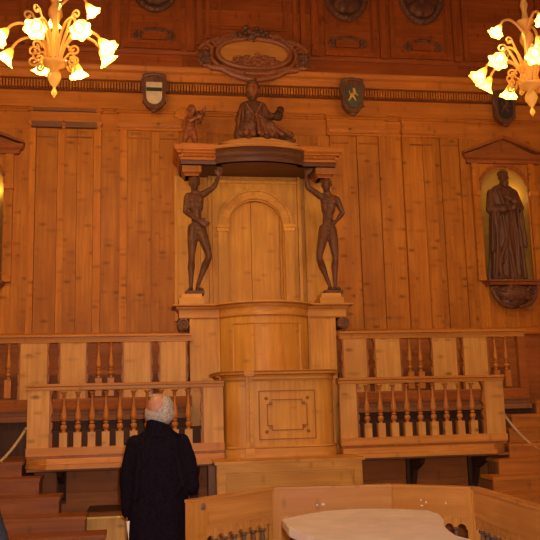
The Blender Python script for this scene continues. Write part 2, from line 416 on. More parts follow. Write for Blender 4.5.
box(bm, -2.68, -1.94, -0.095, -0.04, 5.135, 5.165)
for a, b in ((-2.64, -2.42), (-2.28, -1.99)): box(bm, a, b, -0.045, -0.034, 4.82, 4.835)
struct('trim_5', bm, M['cap_dark'])
bm = BM()
for s in (-1, 1):
    for a, b in ((0.97, 1.18), (1.31, 1.56), (1.99, 2.28), (2.41, 2.63)):
        if s < 0 and a > 1.9: continue
        xa, xb = (a, b) if s > 0 else (-b, -a); box(bm, xa, xb, -0.046, -0.03, 4.825, 4.84)
struct('trim_6', bm, M['low'])
bm = BM(); x = X0+0.01                              # dentil course
while x < X1-0.04:
    box(bm, x, x+0.021, -0.15, -0.085, 5.415, 5.50); x += 0.035
struct('trim_7', bm, M['wall_h'])
bm = BM(); box(bm, X0, X1, -0.085, 0, 5.40, 5.52)
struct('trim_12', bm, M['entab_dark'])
bm = BM(); moulding(bm, [(X0, 0), (X1, 0)], [(0, 5.52), (0.17, 5.52), (0.19, 5.55), (0.20, 5.60), (0.235, 5.62), (0.25, 5.66), (0.25, 5.68), (0.06, 5.72), (0, 5.72)])
struct('trim_8', bm, M['wall_h'])
# upper frieze
bm = BM()
z = 5.72
while z < ZT:
    for a, b in ((X0, -2.8), (-2.8, -0.9), (-0.9, 0.8), (0.8, 2.7), (2.7, X1)):
        box(bm, a, b, -0.02-random.uniform(0, 0.004), 0, z, min(z+0.21, ZT)-0.001)
    z += 0.21
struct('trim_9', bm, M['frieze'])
bm = BM()
def border(xa, xb, z0, z1, w, p0, p1):
    frame(bm, xa, xb, z0, z1, w, -p1, -p0)
for s in (-1, 1):
    for a, b in ((0.93, 1.62), (1.80, 2.62), (2.8, 3.7), (3.85, 4.8)):
        xa, xb = (a, b) if s > 0 else (-b, -a)
        border(xa, xb, 6.0, ZT-0.02, 0.05, 0.022, 0.05); border(xa+0.05, xb-0.05, 6.05, ZT-0.07, 0.025, 0.022, 0.035)
    for a in (1.71, 2.71, 3.775, 0.80):
        c = s*a; box(bm, c-0.05, c+0.05, -0.06, -0.022, 5.98, ZT-0.02); box(bm, c-0.03, c+0.03, -0.07, -0.06, 6.05, ZT-0.1)
border(-0.70+CX/2, 0.68, 6.06, ZT-0.02, 0.07, 0.022, 0.075); border(-0.60, 0.57, 6.16, ZT-0.12, 0.05, 0.022, 0.055); border(-0.44, 0.42, 6.30, ZT-0.25, 0.03, 0.022, 0.045)
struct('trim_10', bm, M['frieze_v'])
bm = BM(); moulding(bm, [(X0, -0.02), (X1, -0.02)], [(0, 5.93), (0.015, 5.93), (0.02, 5.955), (0.03, 5.97), (0, 5.98)])
struct('trim_11', bm, M['frieze'])

# ------------------------------------------------------------------ oval portrait medallions and plaques
def medallion(x, place, plac2):
    zc = 6.88
    t = thing('oval_medallion', 'dark carved oval portrait medallion in the upper frieze, '+place, 'medallion', (x, -0.03, 6.5), 'oval portrait medallions in the frieze')
    bm = BM(); pts = []
    for i in range(41):
        a = 2*PI*i/40; pts.append((x+0.27*math.sin(a), -0.07, zc-0.38*math.cos(a)))
    tube(bm, pts, 0.04, 8)
    for i in range(28):
        a = 2*PI*i/28; ball(bm, (x+0.27*math.sin(a), -0.105, zc-0.38*math.cos(a)), 0.022, 6)
    part('carved_frame', bm, M['walnut'], t, True)
    bm = BM(); prism_y(bm, [(x+0.26*math.sin(2*PI*i/32), zc-0.37*math.cos(2*PI*i/32)) for i in range(32)], -0.055, -0.024)
    part('backplate', bm, M['entab_dark'], t)
    bm = BM(); ball(bm, (x, -0.10, zc+0.08), (0.085, 0.08, 0.11)); cap(bm, (x, -0.09, zc-0.02), 0.05, (x, -0.08, zc-0.1), 0.06)
    ball(bm, (x, -0.08, zc-0.2), (0.19, 0.06, 0.12)); ball(bm, (x-0.05, -0.1, zc-0.24), (0.08, 0.06, 0.09)); ball(bm, (x, -0.165, zc+0.07), 0.022)
    remeshed(bm, 'portrait_bust', M['walnut'], t, 0.012, 3)
    zp = 6.165
    t = thing('name_plaque', 'small carved scroll plaque in the upper frieze, '+plac2, 'plaque', (x, -0.03, 6.08), 'carved plaques under the medallions')
    bm = BM(); box(bm, x-0.15, x+0.15, -0.06, -0.024, zp-0.05, zp+0.05)
    moulding(bm, [(x-0.17, -0.045), (x+0.17, -0.045)], [(0, zp+0.045), (0.02, zp+0.05), (0.02, zp+0.065), (0, zp+0.07)])
    part('tablet', bm, M['frieze'], t)
    for s in (-1, 1):
        bm = BM()
        for dz in (-0.035, 0.035):
            sp = [(x+s*(0.19+0.032*(1-k/14)*math.cos(k*0.7)), -0.065, zp+dz+0.032*(1-k/14)*math.sin(k*0.7)*(1 if dz > 0 else -1)) for k in range(13)]
            tube(bm, sp, 0.011, 6)
        ball(bm, (x+s*0.235, -0.05, zp), (0.025, 0.02, 0.03), 8)
        part('scroll', bm, M['walnut'], t, True)
    bm = BM()
    for k in range(9):
        ball(bm, (x-0.12+0.03*k, -0.07, zp+0.06+0.02*math.sin(k*PI/8)), (0.02, 0.018, 0.022), 7)
    part('leaf_crest', bm, M['walnut'], t, True)
for x, p, q in ((-1.24, 'left of the central panel', 'left of the central panel'),
                (1.22, 'just right of the central panel', 'just right of the central panel'),
                (2.24, 'nearest the right chandelier', 'nearest the right chandelier')):
    medallion(x, p, q)

# ------------------------------------------------------------------ cartouche over the pulpit
t = thing('carved_cartouche', 'wide carved scrollwork cartouche with golden oval field above the seated lady', 'cartouche', (-0.03, -0.25, 5.56))
def oval(cx, cz, rx, rz, n=48, y=-0.28, p=2.6):
    r = []
    for i in range(n+1):
        a = 2*PI*i/n; c, s = math.cos(a), math.sin(a)
        r.append((cx+rx*abs(c)**(2/p)*(1 if c > 0 else -1), y, cz+rz*abs(s)**(2/p)*(1 if s > 0 else -1)))
    return r
bm = BM(); o = oval(-0.03, 5.88, 0.43, 0.16, p=2.2); prism_y(bm, [(x, z) for x, y, z in o[:-1]], -0.27, -0.03)
part('field', bm, M['gold_wood'], t)
bm = BM(); tube(bm, oval(-0.03, 5.87, 0.45, 0.19, y=-0.29, p=2.2), 0.032, 8); tube(bm, oval(-0.03, 5.86, 0.53, 0.235, y=-0.26, p=2.2), 0.028, 8)
for s in (-1, 1):
    c = (-0.03+s*0.58, 5.83)
    for (dx, dz, R, d) in ((0, 0.07, 0.09, 1), (0.02, -0.06, 0.08, -1), (-0.13, 0.16, 0.07, 1), (-0.30, 0.24, 0.06, 1)):
        tube(bm, [(c[0]+s*dx+s*R*(1-k/20)*math.cos(k*0.55), -0.27, c[1]+dz+d*R*(1-k/20)*math.sin(k*0.55)) for k in range(18)], [0.028-0.0008*k for k in range(18)], 7)
    cap(bm, (-0.03+s*0.28, -0.27, 6.06), 0.03, (-0.03+s*0.48, -0.27, 5.99), 0.025)
    cap(bm, (-0.03+s*0.15, -0.27, 5.62), 0.035, (-0.03+s*0.42, -0.27, 5.70), 0.03)
for s in (-1, 1):
    tube(bm, [(-0.03+s*x, -0.25, z) for x, z in ((0.08, 6.08), (0.2, 6.13), (0.34, 6.10), (0.44, 6.02), (0.52, 6.04), (0.60, 6.0), (0.62, 5.92))], [.03, .035, .03, .035, .03, .03, .02], 8)
    tube(bm, [(-0.03+s*x, -0.26, z) for x, z in ((0.02, 5.54), (0.14, 5.56), (0.28, 5.60), (0.40, 5.67), (0.52, 5.68), (0.63, 5.74))], [.04, .045, .04, .045, .04, .025], 8)
part('scroll_frame', bm, M['walnut_red'], t, True)
bm = BM(); rr = random.Random(3)
for k in range(40):
    a = rr.uniform(0, PI); r = rr.uniform(0, 1)
    ball(bm, (-0.03+0.20*r*math.cos(a), -0.28-0.04*rr.random(), 6.06+0.17*r*math.sin(a)), (rr.uniform(.02, .045), 0.03, rr.uniform(.02, .04)), 7)
part('leaf_crest', bm, M['walnut'], t, True)
for s in (-1, 1):
    bm = BM()
    for k in range(16):
        ball(bm, (-0.03+s*(0.60+rr.uniform(-0.04, 0.07)), -0.30, 5.79+rr.uniform(-0.07, 0.08)), (rr.uniform(.02, .04), .025, rr.uniform(.02, .045)), 7)
    part('leaf_bunch', bm, M['walnut'], t, True)
bm = BM()
for k in range(70):
    x = rr.uniform(-0.33, 0.30); top = 5.88-0.25*abs(x+0.03)
    ball(bm, (x, -0.285, rr.uniform(5.70, top)), (rr.uniform(.02, .05), .022, rr.uniform(.012, .03)), 7)
part('relief_figures', bm, M['walnut_red'], t, True)

# ------------------------------------------------------------------ coats of arms
def coat(x, z, label, field, charge):
    t = thing('coat_of_arms', label, 'coat of arms', (x, -0.2, z-0.25))
    def shield(w, h, n=14):
        L = [(-w, h)]
        for i in range(n+1):
            a = PI*i/n; L.append((-w*math.cos(a)*(1 if True else 0), -h*0.25-h*0.95*math.sin(a)**0.8 if 0 < i < n else h*0.1))
        return L+[(w, h)]
    bm = BM(); prism_y(bm, [(x+a, z+b) for a, b in shield(0.135, 0.185)], -0.29, -0.20); box(bm, x-0.06, x+0.06, -0.20, -0.05, z-0.05, z+0.1)
    for s in (-1, 1):
        tube(bm, [(x+s*(0.125+0.02*math.sin(k*0.9)), -0.27, z+0.17-0.045*k) for k in range(8)], 0.022, 7)
        tube(bm, [(x+s*(0.10-0.035*(1-k/12)*math.cos(k*0.6)), -0.28, z+0.19+0.035*(1-k/12)*math.sin(k*0.6)) for k in range(12)], 0.014, 6)
    tube(bm, [(x-0.14, -0.27, z+0.195), (x, -0.29, z+0.22), (x+0.14, -0.27, z+0.195)], 0.02, 7); ball(bm, (x, -0.27, z-0.235), (0.045, 0.03, 0.03), 8)
    part('carved_surround', bm, M['walnut'], t, True)
    bm = BM(); prism_y(bm, [(x+a, z+b-0.015) for a, b in shield(0.095, 0.125)], -0.305, -0.28)
    part('shield_field', bm, field, t)
    bm = BM(); charge(bm, x, z)
    return t, bm
def fess(bm, x, z): box(bm, x-0.093, x+0.093, -0.311, -0.30, z-0.005, z+0.04)
t, bm = coat(-1.25, 5.34, 'silver coat of arms crossed by one black band, left of the cherub', M['shield_white'], fess); part('black_band', bm, M['shield_black'], t, label='black band across the shield')
def beast(bm, x, z):
    for a, ra, b, rb in (((-0.035, -0.03), .016, (0.02, 0.03), .02), ((0.02, 0.03), .018, (0.01, 0.075), .016), ((-0.03, -0.03), .012, (-0.06, -0.07), .008), ((0.0, -0.02), .012, (0.03, -0.07), .008),
                         ((0.02, 0.02), .01, (0.055, 0.0), .007), ((-0.03, -0.02), .008, (-0.05, 0.05), .006), ((0.01, 0.02), .01, (-0.03, 0.01), .006)):
        cap(bm, (x+a[0], -0.308, z+a[1]), ra, (x+b[0], -0.308, z+b[1]), rb, 8)
t, bm = coat(1.20, 5.37, 'dark green coat of arms with a golden beast, right of the seated lady', M['shield_green'], beast); part('golden_beast', bm, M['gold'], t, True, label='gold painted beast')
t, bm = coat(3.20, 5.28, 'dark coat of arms hidden partly behind the right chandelier, above the right niche', M['shield_black'], beast); part('charge', bm, M['walnut'], t, True)

# ------------------------------------------------------------------ pulpit (the reader's chair)
P = thing('pulpit', 'tall honey-coloured wooden pulpit with bowed parapet, arched back and panelled reading desk', 'pulpit', (CX, -0.9, 0.0))
def bow(xh, yf, xb, yb, n=14, ends=True):
    """path: straight wings at yf out to xh, bowed forward to yb between +-xb"""
    sag = yf-yb; R = (xb*xb+sag*sag)/(2*sag); yc = yb+R
    a1 = math.asin(min(1, xb/R)); pts = []
    for i in range(n+1):
        a = -a1+2*a1*i/n; pts.append((CX+R*math.sin(a), yc-R*math.cos(a)))
    return ([(CX-xh, yf)] if ends else [])+pts+([(CX+xh, yf)] if ends else [])
# arched back
bm = BM()
boards(bm, CX-0.97, CX+0.97, 2.6, 4.36, 0.0, 0.3)
for v in bm.verts: v.co.y -= 0.05 if v.co.y < -1e-9 else 0.012
box(bm, CX-0.97, CX-0.94, -0.075, -0.02, 2.6, 4.36); box(bm, CX+0.94, CX+0.97, -0.075, -0.02, 2.6, 4.36)
part('back_panelling', bm, M['pulpit'], P)
bm = BM()
arch_plate(bm, CX-0.52, CX+0.52, 2.62, 4.38, CX, 0.33, 3.72, -0.115, -0.055)
part('arch_surround', bm, M['pulpit'], P)
bm = BM(); arch_band(bm, CX, 0.345, 0.44, 3.74, -0.145, -0.115); arch_band(bm, CX, 0.42, 0.455, 3.74, -0.16, -0.115); arch_band(bm, CX, 0.33, 0.35, 3.74, -0.15, -0.11)
part('archivolt', bm, M['pulpit_h'], P)
for s in (-1, 1):
    bm = BM()
    xa = CX+s*0.40
    box(bm, xa-0.055, xa+0.055, -0.14, -0.115, 2.72, 3.66)
    moulding(bm, [(xa-0.06, -0.10), (xa-0.06, -0.145), (xa+0.06, -0.145), (xa+0.06, -0.10)], [(0, 3.66), (0.006, 3.66), (0.008, 3.70), (0.018, 3.71), (0.018, 3.74), (0, 3.74)])
    box(bm, xa-0.06, xa+0.06, -0.145, -0.115, 3.66, 3.74)
    part('impost_pilaster', bm, M['pulpit'], P)
bm = BM()
for s in (-1, 1):
    box(bm, CX+s*0.545-0.02, CX+s*0.545+0.02, -0.13, -0.05, 2.7, 4.38)
moulding(bm, [(CX-0.52, -0.115), (CX+0.52, -0.115)], [(0, 4.26), (0.012, 4.265), (0.02, 4.285), (0.02, 4.30), (0, 4.31)])
part('frame_strips', bm, M['pulpit'], P)
bm = BM(); boards(bm, CX-0.34, CX+0.34, 2.6, 4.1, 0.0, 0.36)
part('arch_door_panel', bm, M['pulpit'], P)
for v in P.children[-1].data.vertices: v.co.y -= 0.056
# upper body
bm = BM(); path = bow(0.82, -0.65, 0.50, -0.97)
outer = [p for p in path]; prism(bm, [(CX-0.82, -0.02)]+outer+[(CX+0.82, -0.02)], 1.0, 2.58)
part('upper_body', bm, M['pulpit'], P, True)
bm = BM()
pp = bow(0.82, -0.65, 0.50, -0.97, 28, ends=False)
sel = [p for p in pp if -0.385 < p[0]-CX < 0.385]
for z0 in (2.475,): moulding(bm, sel, [(-0.01, z0), (0.010, z0), (0.012, z0+0.012), (-0.01, z0+0.016)])
for i in (0, -1):
    x, y = sel[i]; box(bm, x-0.009, x+0.009, y-0.012, y+0.01, 1.9, 2.475)
for x in (-0.15, 0.14): box(bm, CX+x-0.0015, CX+x+0.0015, -0.9705, -0.95, 1.9, 2.475)
for s in (-1, 1):
    box(bm, CX+s*0.51-0.012, CX+s*0.51+0.012, -0.675, -0.6, 1.0, 2.58)
    box(bm, CX+s*0.66-0.0025, CX+s*0.66+0.0025, -0.655, -0.6, 1.0, 2.58); box(bm, CX+s*0.81-0.02, CX+s*0.81+0.01, -0.66, -0.6, 1.0, 2.56)
part('upper_body_mouldings', bm, M['pulpit'], P)
bm = BM()
cp = [(CX-0.94, -0.3)]+bow(0.94, -0.66, 0.50, -0.98, 18)+[(CX+0.94, -0.3)]
prof = [(-0.1, 2.56), (0.006, 2.56), (0.012, 2.568), (0.004, 2.576), (0.006, 2.655), (0.012, 2.66), (0.03, 2.675), (0.036, 2.69), (0.075, 2.692), (0.078, 2.705), (0.075, 2.716), (0.035, 2.722), (-0.1, 2.722)]
moulding(bm, cp, prof); prism(bm, [(CX-0.94, -0.02)]+cp[1:-1]+[(CX+0.94, -0.02)], 2.58, 2.722)
part('upper_cornice', bm, M['pulpit_h'], P, True)
for s in (-1, 1):
    bm = BM(); xc = CX+s*0.895
    tube(bm, [(xc+s*(0.060*(1-k/26)*math.cos(k*0.5)), -0.73, 2.495+0.060*(1-k/26)*math.sin(k*0.5)) for k in range(24)], 0.014, 7)
    prism_y(bm, [(xc+0.062*math.cos(2*PI*i/20), 2.495+0.062*math.sin(2*PI*i/20)) for i in range(20)], -0.72, -0.35)
    tube(bm, [(xc+s*0.045, -0.68, 2.49), (xc+s*0.05, -0.66, 2.46), (xc+s*0.02, -0.66, 2.42), (xc-s*0.02, -0.65, 2.40)], [0.02, .02, .016, .01], 7)
    part('scroll_bracket', bm, M['cap_dark'], P, True)
# lower reading desk
def desk_path(o=0.0, xh=0.575, n=8):
    L = [(CX-xh-o, -0.9), (CX-xh-o, -1.38)]
    L += [(CX-0.355-(0.20+0)*math.cos(PI/2*i/n)*1.0, -1.50-(0.22+o)*math.sin(PI/2*i/n)) for i in range(n+1)]
    R = [(2*CX-x, y) for x, y in L[::-1]]
    return L+R
dp = desk_path()
bm = BM(); prism(bm, dp, 1.10, 1.92)
part('reading_desk', bm, M['pulpit'], P, True)
bm = BM()
moulding(bm, dp, [(-0.05, 1.835), (0.008, 1.835), (0.014, 1.845), (0.008, 1.855), (0.008, 1.875), (0.02, 1.885), (0.028, 1.90), (0.062, 1.903), (0.065, 1.92), (0.05, 1.935), (-0.05, 1.94)])
moulding(bm, dp, [(-0.05, 1.10), (0.03, 1.10), (0.03, 1.17), (0.024, 1.18), (0.024, 1.20), (0.008, 1.215), (-0.05, 1.215)])
for s in (-1, 1):
    for xx in (((0.30, 0.335) if s < 0 else ())):
        x = CX+s*xx; yy = -1.72
        box(bm, x-0.014, x+0.014, yy-0.018, yy+0.03, 1.1, 1.9)
    x = CX+s*0.32
    if s < 0: box(bm, x-0.045, x+0.045, -1.79, -1.68, 1.885, 1.937); box(bm, x-0.042, x+0.042, -1.765, -1.68, 1.10, 1.20)
    x = CX+s*0.565; box(bm, x-0.018, x+0.018, -1.50, -1.40, 1.1, 1.9); box(bm, x-0.045, x+0.045, -1.53, -1.36, 1.885, 1.937); box(bm, x-0.04, x+0.04, -1.52, -1.38, 1.10, 1.20)
prism(bm, [(x, y) for x, y in dp], 1.915, 1.942)
part('desk_mouldings', bm, M['pulpit_h'], P, True)
bm = BM(); moulding(bm, dp, [(0.0, 1.893), (0.030, 1.893), (0.034, 1.902), (0.0, 1.903)]); part('desk_shade_bead', bm, M['turned_dark'], P, True)  # dark strip painting in the shade line under the desk top
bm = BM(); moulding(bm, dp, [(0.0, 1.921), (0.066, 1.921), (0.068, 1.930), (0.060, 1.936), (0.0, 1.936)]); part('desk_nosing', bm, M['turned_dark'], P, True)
bm = BM(); moulding(bm, dp, [(0.0, 1.848), (0.015, 1.848), (0.015, 1.854), (0.0, 1.854)]); part('desk_shade_fillet', bm, M['turned_dark'], P, True)  # second painted shade line below the desk cornice
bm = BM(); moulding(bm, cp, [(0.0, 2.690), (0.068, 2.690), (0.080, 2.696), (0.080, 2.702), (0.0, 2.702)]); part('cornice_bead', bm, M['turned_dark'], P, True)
bm = BM(); moulding(bm, cp, [(0.0, 2.566), (0.014, 2.566), (0.014, 2.573), (0.0, 2.573)]); part('cornice_shade_fillet', bm, M['turned_dark'], P, True)  # dark strip standing in for shade below the upper cornice
bm = BM(); moulding(bm, dp, [(0.0, 1.196), (0.028, 1.196), (0.028, 1.203), (0.0, 1.203)]); part('plinth_shade_fillet', bm, M['turned_dark'], P, True)  # dark strip standing in for the shade line at the plinth
DX = CX+0.055
bm = BM(); frame(bm, DX-0.28, DX+0.28, 1.275, 1.745, 0.010, -1.729, -1.715)
part('panel_frame', bm, M['turned_dark'], P)
bm = BM()
a, b, n = 0.195, 0.145, 0.045; cz = 1.51
loop = [(-a+n, b), (a-n, b), (a-n, b-n), (a, b-n), (a, -b+n), (a-n, -b+n), (a-n, -b), (-a+n, -b), (-a+n, -b+n), (-a, -b+n), (-a, b-n), (-a+n, b-n)]
for (p, q) in zip(loop, loop[1:]+loop[:1]):
    x0, x1 = sorted((p[0], q[0])); z0, z1 = sorted((p[1], q[1]))
    box(bm, DX+x0-0.004, DX+x1+0.004, -1.729, -1.715, cz+z0-0.004, cz+z1+0.004)
for sx in (-1, 1):
    for sz in (-1, 1):
        ball(bm, (DX+sx*0.205, -1.722, cz+sz*0.16), (0.017, 0.012, 0.017), 10); box(bm, DX+sx*0.165-0.012, DX+sx*0.165+0.012, -1.742, -1.715, cz+sz*0.115-0.012, cz+sz*0.115+0.012)
part('notched_panel', bm, M['turned_dark'], P)
# platform
bm = BM(); box(bm, CX-0.67, CX+0.68, -2.10, -1.0, 0.0, 1.085)
part('platform', bm, M['pulpit_h'], P)
bm = BM(); box(bm, CX-0.69, CX+0.70, -2.13, -1.2, 1.085, 1.112)
frame(bm, CX-0.665, CX+0.675, 0.5, 1.085, 0.075, -2.115, -2.09); frame(bm, CX-0.585, CX+0.595, 0.58, 1.005, 0.012, -2.108, -2.09)
part('platform_frame', bm, M['pulpit_h'], P)
bm = BM(); box(bm, CX-0.74, CX-0.675, -2.03, -1.9, 0, 1.07)
part('platform_side_post', bm, M['grey'], P, label='dull grey-brown post at the left end of the platform')
# plinths under the two flayed figures
for s in (-1, 1):
    bm = BM(); x = CX+s*0.80
    box(bm, x-0.14, x+0.14, -0.62, -0.30, 2.72, 2.80); box(bm, x-0.115, x+0.115, -0.585, -0.33, 2.80, 2.85)
    part('figure_plinth', bm, M['pulpit_h'], P)

# canopy
C = thing('pulpit_canopy', 'wooden canopy with dark bowed frieze and toothed ends on two flayed figures', 'canopy', (CX, -0.4, 4.3))
cpath = [(CX-0.90, -0.02), (CX-0.90, -0.60), (CX-0.50, -0.60)]+bow(0.6, -0.64, 0.50, -0.78, 16, ends=False)+[(CX+0.50, -0.60), (CX+0.90, -0.60), (CX+0.90, -0.02)]
bm = BM(); prism(bm, cpath, 4.35, 4.40); moulding(bm, cpath, [(-0.05, 4.35), (0.004, 4.35), (0.012, 4.385), (0.02, 4.40), (-0.05, 4.40)])
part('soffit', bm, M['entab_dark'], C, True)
cp2 = bow(0.6, -0.64, 0.505, -0.785, 16, ends=False)
bm = BM(); moulding(bm, cp2, [(-0.3, 4.40), (0.004, 4.40), (0.025, 4.43), (0.03, 4.46), (0.02, 4.49), (0.035, 4.51), (-0.3, 4.51)])
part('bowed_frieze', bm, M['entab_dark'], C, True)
bm = BM(); prism(bm, [(CX-0.505, -0.02)]+cp2+[(CX+0.505, -0.02)], 4.40, 4.535)
moulding(bm, cp2, [(-0.3, 4.51), (0.05, 4.51), (0.065, 4.53), (0.065, 4.545), (-0.3, 4.56)])
# low stepped and arched top
top = [(x, y+0.08) for x, y in bow(0.6, -0.64, 0.46, -0.78, 16, ends=False)]
prism(bm, [(CX-0.46, -0.02)]+top+[(CX+0.46, -0.02)], 4.54, 4.59)
prism_y(bm, [(CX-0.47, 4.58), (CX-0.33, 4.625), (CX-0.15, 4.655), (CX, 4.665), (CX+0.15, 4.655), (CX+0.33, 4.625), (CX+0.47, 4.58)], -0.68, -0.03)
part('bowed_top', bm, M['gold_wood'], C, True)
for s in (-1, 1):
    xa, xb = sorted((CX+s*0.50, CX+s*0.905))
    bm = BM(); box(bm, xa, xb, -0.60, -0.02, 4.40, 4.54)
    ex = [(xa if s > 0 else xa, -0.02), (xa, -0.60), (xb, -0.60), (xb, -0.02)]
    moulding(bm, ex, [(-0.02, 4.475), (0.045, 4.475), (0.05, 4.49), (0.075, 4.51), (0.085, 4.545), (0.085, 4.56), (-0.02, 4.57)])
    moulding(bm, ex, [(-0.02, 4.395), (0.012, 4.395), (0.02, 4.41), (-0.02, 4.42)])
    x = xa+0.004
    while x < xb-0.01: box(bm, x, x+0.014, -0.632, -0.60, 4.435, 4.472); x += 0.024
    y = -0.59
    while y < -0.1:
        xs = xb if s > 0 else xa
        box(bm, min(xs, xs+s*0.032), max(xs, xs+s*0.032), y, y+0.014, 4.435, 4.472); y += 0.024
    prism(bm, [(xa-0.0, -0.02), (xa, -0.6), (xb, -0.6), (xb, -0.02)], 4.57, 4.60)
    part('toothed_end', bm, M['wall_h'], C)
    bm = BM(); xc = CX+s*0.785
    box(bm, xc-0.11, xc+0.11, -0.56, -0.28, 4.27, 4.35); moulding(bm, [(xc-0.09, -0.28), (xc-0.09, -0.53), (xc+0.09, -0.53), (xc+0.09, -0.28)], [(-0.06, 4.235), (-0.02, 4.235), (0.0, 4.26), (0.02, 4.275), (-0.06, 4.275)])
    box(bm, xc-0.08, xc+0.08, -0.52, -0.30, 4.235, 4.275)
    part('head_block', bm, M['turned_dark'], C)

# ------------------------------------------------------------------ carved figures
def limb(bm, pts, seg=10):
    for (a, ra), (b, rb) in zip(pts, pts[1:]): cap(bm, a, ra, b, rb, seg)
def hand(bm, w, d, side, size=1.0, curl=0.3, spread=Vector((1, 0, 0))):
    """palm and five fingers from wrist w along d, thumb towards 'side'"""
    w = Vector(w); d = Vector(d).normalized(); sd = Vector(side); sd = (sd-d*sd.dot(d)).normalized(); nn = d.cross(sd)
    L = 0.085*size
    cap(bm, w, 0.020*size, w+d*L*0.9+sd*0.008*size, 0.020*size, 8)
    for k in (-1, 1): cap(bm, w+d*L*0.3+sd*k*0.014*size, 0.016*size, w+d*L*0.95+sd*k*0.026*size, 0.0135*size, 8)
    for i, (o, ln) in enumerate(((0.030, 0.066), (0.010, 0.075), (-0.011, 0.070), (-0.031, 0.055))):
        p0 = w+d*L+sd*o*size; p1 = p0+(d+nn*curl*0.5).normalized()*ln*0.5*size; p2 = p1+(d*0.8+nn*curl*1.4).normalized()*ln*0.5*size
        cap(bm, p0, 0.0088*size, p1, 0.0085*size, 7); cap(bm, p1, 0.0085*size, p2, 0.007*size, 7)
    t0 = w+d*L*0.25+sd*0.022*size; t1 = t0+(d*0.7+sd*0.8).normalized()*0.04*size; t2 = t1+(d+sd*0.2+nn*curl).normalized()*0.032*size
    cap(bm, t0, 0.012*size, t1, 0.010*size, 7); cap(bm, t1, 0.010*size, t2, 0.008*size, 7)
def head(bm, c, s, look=Vector((0, -1, 0)), tilt=0.0):
    """skull, jaw, nose, brow, ears; s = head height"""
    look = look.normalized(); up = Vector((0, 0, 1)); rt = look.cross(up).normalized(); up = rt.cross(look).normalized(); c = Vector(c)
    R = Matrix((rt, look, up)).transposed()
    def b(x, y, z, r): ball(bm, c+R @ Vector((x*s, y*s, z*s)), tuple(q*s for q in r), 12, R)
    b(0, -0.05, 0.12, (0.33, 0.40, 0.36)); b(0, 0.08, -0.10, (0.27, 0.30, 0.34)); b(0, 0.17, -0.33, (0.15, 0.15, 0.12))
    b(0, 0.40, -0.06, (0.055, 0.09, 0.10)); b(0, 0.34, 0.04, (0.05, 0.08, 0.14)); b(0.13, 0.30, 0.07, (0.10, 0.06, 0.035)); b(-0.13, 0.30, 0.07, (0.10, 0.06, 0.035))
    b(0, 0.33, -0.21, (0.10, 0.06, 0.025)); b(0, 0.33, -0.255, (0.08, 0.055, 0.022)); b(0.16, 0.24, -0.08, (0.10, 0.08, 0.09)); b(-0.16, 0.24, -0.08, (0.10, 0.08, 0.09))
    for k in (-1, 1): b(k*0.33, -0.03, -0.02, (0.04, 0.08, 0.12)); b(k*0.125, 0.30, 0.01, (0.05, 0.05, 0.035))

